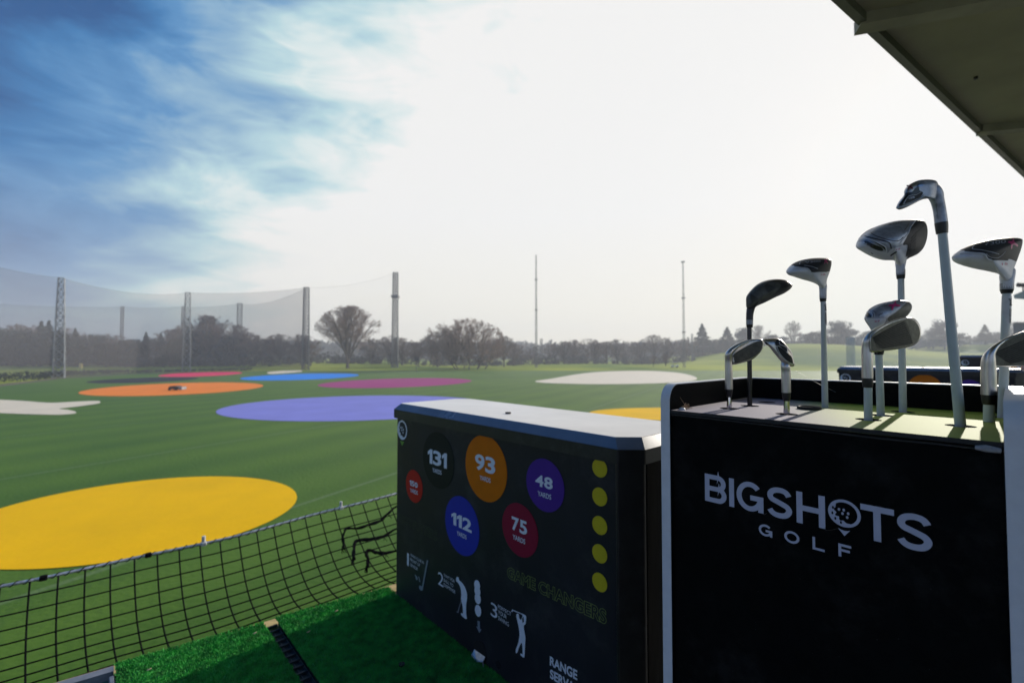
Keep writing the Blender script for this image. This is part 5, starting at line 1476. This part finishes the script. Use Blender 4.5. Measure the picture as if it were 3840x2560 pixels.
m = MB(); h.words(m, 'V300', qa(640, 725), qa(890, 676), 7, 0, .0013); m.build('model_mark', blackg, o)
m = MB(); h.words(m, '17', qa(820, 1000), qa(868, 990), 5, .02, .0010); m.build('number', pink, o)
m = MB(); h.line(m, M(qa, [(755, 1060), (790, 1035), (825, 1015)]), 5, .0005, 3); h.line(m, M(qa, [(520, 1030), (545, 1040)]), 2.5, .0005, 1); m.build('scuff', dgrey, o)
tubepx(o, 'hosel', [(*qa(872, 1110), 34, .012), (*qa(868, 1152), 32, .003), (*qa(867, 1200), 28), (*qa(870, 1285), 27.5)], z, wgloss)
tubepx(o, 'collar', [(*qa(869, 1225), 28.2), (*qa(870, 1288), 28)], z, gcol, sub=1)
tubepx(o, 'ferrule', [(*qa(871, 1288), 27), (*qa(872, 1334), 24.5)], z, ferr, sub=1)

# --- 8 tall leaning iron
o, b, z = club('tallest iron, leaning left, with a hooked cavity head high above the others', qf(318, 1238))
shaft(o, b, None, qa(1360, 790), z, 33, 28, wshaft)
tubepx(o, 'ferrule', [(*qa(1346, 672), 38.5), (*qa(1352, 730), 37.5), (*qa(1357, 802), 34)], z, ferr, sub=2)
h = Head(M(qa, [(815, 495), (850, 425), (905, 355), (912, 300), (960, 235), (1060, 183), (1150, 168), (1240, 170), (1300, 195), (1320, 290), (1290, 400), (1210, 392), (1120, 405), (1020, 455), (930, 500), (860, 522), (825, 512)]), qa(1085, 320), z, .011, .010, .45, .45)
h.mesh().build('head', gun, o)
m = MB(); h.patch(m, M(qa, [(915, 300), (955, 242), (1010, 205), (1070, 186), (1085, 205), (1040, 260), (1010, 310), (950, 312)]), .0009, 2); m.build('toe_badge', mat('pale_steel', (.36, .35, .34), .4, .8, var=.2, vscale=100), o)
m = MB(); h.patch(m, M(qa, [(845, 465), (880, 420), (915, 360), (925, 322), (1000, 318), (1050, 262), (1085, 262), (1090, 295), (1130, 315), (1120, 345), (1040, 400), (940, 450), (870, 475)]), .0009, 2); m.build('cavity', blackg, o)
m = MB(); h.patch(m, M(qa, [(905, 455), (960, 360), (1050, 345), (1115, 310), (1130, 340), (1070, 395), (980, 440)]), .0012, 2); m.build('cavity_badge', dgrey, o)
m = MB(); h.line(m, M(qa, [(903, 458), (962, 362), (1050, 347), (1112, 312)]), 1.8, .0015, 2); h.line(m, M(qa, [(903, 458), (980, 438), (1070, 392)]), 1.6, .0015, 2); h.line(m, M(qa, [(832, 500), (880, 488), (980, 455), (1080, 405), (1150, 350)]), 4.5, .0010, 3); h.line(m, M(qa, [(1145, 188), (1182, 203)]), 2.5, .0012, 1); m.build('trim', silver, o)
m = MB(); h.words(m, 'V300', qa(965, 402), qa(1038, 384), 8, .01, .0016); m.build('model_mark', silver, o)
m = MB(); h.patch(m, M(qa, [(1068, 238), (1090, 208), (1132, 216), (1138, 238), (1100, 256)]), .0011, 2); m.build('shoulder_facet', mat('blue_steel', (.22, .26, .36), .3, .8), o)
m = MB(); cat_mark(h, m, *qa(978, 255), 26, 17, -.1); m.build('leaping_mark', mat('dark_red_mark', (.12, .02, .035), .5), o)
hz_ = tubepx(o, 'hosel', [(*qa(1150, 250), 16, .005), (*qa(1212, 268), 46, .003), (*qa(1270, 332), 48, .001), (*qa(1300, 410), 40), (*qa(1322, 500), 37.5), (*qa(1338, 600), 37.5), (*qa(1346, 672), 38)], z, gun, sub=6)
m = MB(); text_mb(m, 'Slazenger', (0, 1, 0, 1), None, 0, pt=lambda x, y, zz: at(*qa(1274 + 24 * x + 24 * y, 455 + 185 * x - 2 * y), z - (.0045 + .0015 * y))); m.build('maker_words', groove, hz_)

# --- 9 right driver
o, b, z = club('wood club with charcoal sole and pink leaping mark, at the right edge', qf(812, 1140))
shaft(o, b, None, qd(1078, 980), z, 28, 25, wshaft)
white_wood(o, z, qd, [(268, 465), (290, 420), (380, 350), (450, 310), (600, 245), (800, 190), (1000, 165), (1180, 158), (1290, 175), (1315, 205), (1300, 300), (1260, 420), (1215, 540), (1175, 640), (1160, 740), (1090, 800), (1010, 770), (985, 720), (940, 690), (800, 655), (600, 615), (430, 570), (310, 520)],
           (830, 420), .048, [(425, 350), (470, 310), (620, 245), (820, 195), (1000, 170), (1180, 165), (1285, 182), (1305, 215), (1285, 310), (1240, 420), (1215, 495), (1020, 494), (850, 488), (800, 470), (740, 398), (600, 372)],
           [([(600, 275), (575, 325), (700, 340), (850, 370), (965, 405)], 1.8), ([(400, 395), (540, 388), (740, 400), (790, 470), (850, 490)], 5), ([(780, 395), (840, 450), (960, 455), (1060, 370)], 1.3)],
           ('V300', (730, 278), (1068, 236), 12), (1172, 250, 33, 30, -.35), '15', ((1010, 565), (1095, 560), 8))
tubepx(o, 'hosel', [(*qd(1100, 655), 40, .012), (*qd(1085, 725), 42, .003), (*qd(1082, 800), 38.5), (*qd(1080, 920), 37.5)], z, wgloss)
tubepx(o, 'collar', [(*qd(1080, 833), 38.6), (*qd(1080, 922), 38)], z, gcol, sub=1)
tubepx(o, 'ferrule', [(*qd(1079, 923), 38), (*qd(1078, 982), 30)], z, ferr, sub=1)
sticker(o, qd, (1078, 1020), (1066, 1440), 27, z, 'hq', (.45, .95))

# --- 10 iron at the right edge
o, b, z = club('grooved iron at the right edge with a thick chrome hosel, blade leaving the picture', qf(655, 1192))
shaft(o, b, None, qf(656, 980), z, 33, 32, wshaft)
tubepx(o, 'ferrule', [(*qf(650, 876), 41), (*qf(652, 940), 40), (*qf(653, 990), 36)], z, ferr, sub=2)
h = Head(M(qf, [(655, 370), (720, 300), (830, 230), (960, 165), (1100, 115), (1260, 85), (1400, 90), (1490, 150), (1520, 260), (1480, 400), (1380, 480), (1240, 520), (1060, 540), (900, 545), (780, 548), (725, 580), (680, 560)]), qf(1080, 330), z + .003, .007, .008, .35, .08)
h.mesh().build('head', brushed, o)
m = MB(); h.patch(m, M(qf, [(672, 372), (740, 308), (850, 240), (980, 178), (1110, 132), (1260, 104), (1390, 110), (1470, 165), (1498, 262), (1460, 390), (1370, 462), (1240, 502), (1060, 524), (890, 532), (780, 535), (740, 520)]), .0007, 3); m.build('face_plate', facem, o)
m = MB(); h.patch(m, M(qf, [(680, 368), (880, 505), (1060, 500), (1300, 480), (1400, 300), (1300, 130), (1110, 145), (960, 200), (800, 290)]), .0009, 1, 3); m.build('strike_area', MATS['strike_grey'], o)
m = MB()
for k in range(10):
    h.line(m, M(qf, [(728 + k * 20, 385 + k * 14), (1330 + k * 6, 70 + 62 + k * 26)]), 3.2, .0012, 1)
m.build('grooves', groove, o)
tubepx(o, 'hosel', [(*qf(1060, 135), 5, 0), (*qf(880, 215), 9, -.002), (*qf(760, 290), 15, -.003), (*qf(684, 370), 26, -.003), (*qf(652, 450), 38, -.001), (*qf(648, 560), 43), (*qf(650, 700), 44), (*qf(651, 876), 44)], z, brushed)

# empty holes too
for p in (q3(415, 1338), q3(765, 1365), q3(1598, 1441)):
    HOLES.append(hz(*p, HC - PT))
HH = [p.copy() for p in HOLES]
for i, (dx) in enumerate(HH):
    pass
plate(HH)

# ring, cobweb, fluff
c = hz(*q3(655, 1377), HC - PT)
m = MB(); n = 40; R, r = .0168, .0026
vs = []; 
for i in range(n):
    a = 2 * pi * i / n
    for j in range(10):
        t = 2 * pi * j / 10; vs.append(c + Vector((cos(a) * (R + r * cos(t)), sin(a) * (R + r * cos(t)), r * .9 + r * sin(t))))
m.add(vs, [(i * 10 + j, ((i + 1) % n) * 10 + j, ((i + 1) % n) * 10 + (j + 1) % 10, i * 10 + (j + 1) % 10) for i in range(n) for j in range(10)], 0, True)
tag(m.build('rubber_ring', rubber, loc=c), 'black rubber ring lying on the rack top between the cavity iron and small white wood', 'ring')
a_ = at(*qe(1130, 635), .80); b_ = bay(.18, 1.10, .095)
a_ = at(*qe(1130, 635), .84); b_ = at(*qe(1860, 1010), .98)
m = MB(); m.tube([a_, (a_ + b_) / 2 - Z * .002, b_], .00022, 4); tag(m.build('cobweb_strand', mat('silk', (.7, .7, .7), .4), loc=a_), 'single pale cobweb strand stretched from the cavity iron over the rack', 'cobweb')
p0 = hz(*qe(0, 1160), HC - PT); p0 = hz(2573, 1532, HC - PT)
m = MB(); rn = random.Random(5)
for i in range(46):
    q = p0 + Vector((rn.gauss(0, .0028), rn.gauss(0, .0028), abs(rn.gauss(.003, .0022)))); e = Vector((rn.gauss(0, 1), rn.gauss(0, 1), rn.gauss(0, 1))).normalized() * .004
    m.tube([q - e, q + Vector((0, 0, .001)), q + e], .00028, 4)
m.tube([p0, p0 + Vector((-.004, 0, .010)), p0 + Vector((-.011, 0, .021))], .00022, 4)
tag(m.build('dry_fluff', mat('fluff', (.42, .30, .20), .9), loc=p0), 'tuft of dry brown fluff in the front left corner of the rack top', 'fluff')
p1 = hz(2558, 1536, HC - PT); m = MB()
for k in range(6):
    pass
m.tube([p1 + Z * .0001, p1 + Z * .003, p1 + Z * .0042], [.006, .005, .002], 18); tag(m.build('screw_cap', whiteb, loc=p1), 'small white screw cap beside the dry fluff on the rack top', 'cap')

# =================================================================== THINGS FARTHER ALONG THE RANGE BUILDING
canm = mat('canopy_grey', (.30, .31, .28), .6, var=.1, vscale=1)
a = at(*qd(1178, 1000), 24); o = thing('far_canopy', a, 'tip of a grey canopy sticking in from the right edge beside the rightmost wood club', 'canopy')
m = MB(); m.prism([at(*qd(*p), 24) for p in [(1180, 1002), (1333, 940), (1700, 790), (1700, 1090), (1333, 1066), (1190, 1055)]], ray(3900, 1080) * 3); m.build('canopy_slab', canm, o, .03)
m = MB(); p = at(*qd(1318, 868), 24.4); m.tube([p - Vector((.25, 0, -.05)), p + Vector((.3, 0, .05))], .12, 10); m.tube([p, p - Z * .45], .03, 6); m.build('cctv_camera', dark, o)  # small dark camera on a stalk above the canopy, gives no light
p = yat(3900, 1331.7, 70); o = thing('distant_building', (p.x, p.y, 0), 'dark blue grey building block at the right edge among the hazy trees', 'building')
tz = yat(3810, 1214, 70).z; m = MB(); bx_ = yat(3803, 1331.7, 70); m.prism([(bx_.x, bx_.y, 0), (bx_.x + 12, bx_.y, 0), (bx_.x + 20, bx_.y + 6, 0), (bx_.x + 8, bx_.y + 6, 0)], Z * tz); m.build('wall', mat('blue_cladding', (.07, .085, .11), .7, var=.2), o)
m = MB(); m.prism([(bx_.x - .1, bx_.y - .2, tz), (bx_.x + 12, bx_.y - .2, tz), (bx_.x + 20, bx_.y + 6, tz), (bx_.x + 8, bx_.y + 6, tz)], Z * .24); m.build('roof', steel, o)

# side net behind the far bays
pp = yat(3190, 1331.7, 34); tz = yat(3190, 1264, 34).z
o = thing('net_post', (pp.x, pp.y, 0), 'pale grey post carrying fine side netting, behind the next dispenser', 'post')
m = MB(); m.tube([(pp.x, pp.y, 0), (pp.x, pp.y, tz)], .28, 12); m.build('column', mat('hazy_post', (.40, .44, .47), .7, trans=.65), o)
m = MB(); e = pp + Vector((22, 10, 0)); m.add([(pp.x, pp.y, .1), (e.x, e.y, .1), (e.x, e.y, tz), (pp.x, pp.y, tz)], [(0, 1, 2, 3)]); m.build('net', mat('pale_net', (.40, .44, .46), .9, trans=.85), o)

# =================================================================== HAZE
hb = MB(); hb.box((0, 290, 22), 2400, 720, 46.0)
hm = bpy.data.materials.new('haze'); hm.use_nodes = True; nt = hm.node_tree; nt.nodes.clear()
ou = nt.nodes.new('ShaderNodeOutputMaterial'); pv = nt.nodes.new('ShaderNodeVolumePrincipled')
pv.inputs['Color'].default_value = (.94, .955, .98, 1); pv.inputs['Density'].default_value = .00105; pv.inputs['Anisotropy'].default_value = .15
nt.links.new(pv.outputs[0], ou.inputs['Volume'])
ho = hb.build('haze', hm); ho['kind'] = 'stuff'; ho['label'] = 'thin pale morning haze over the range'
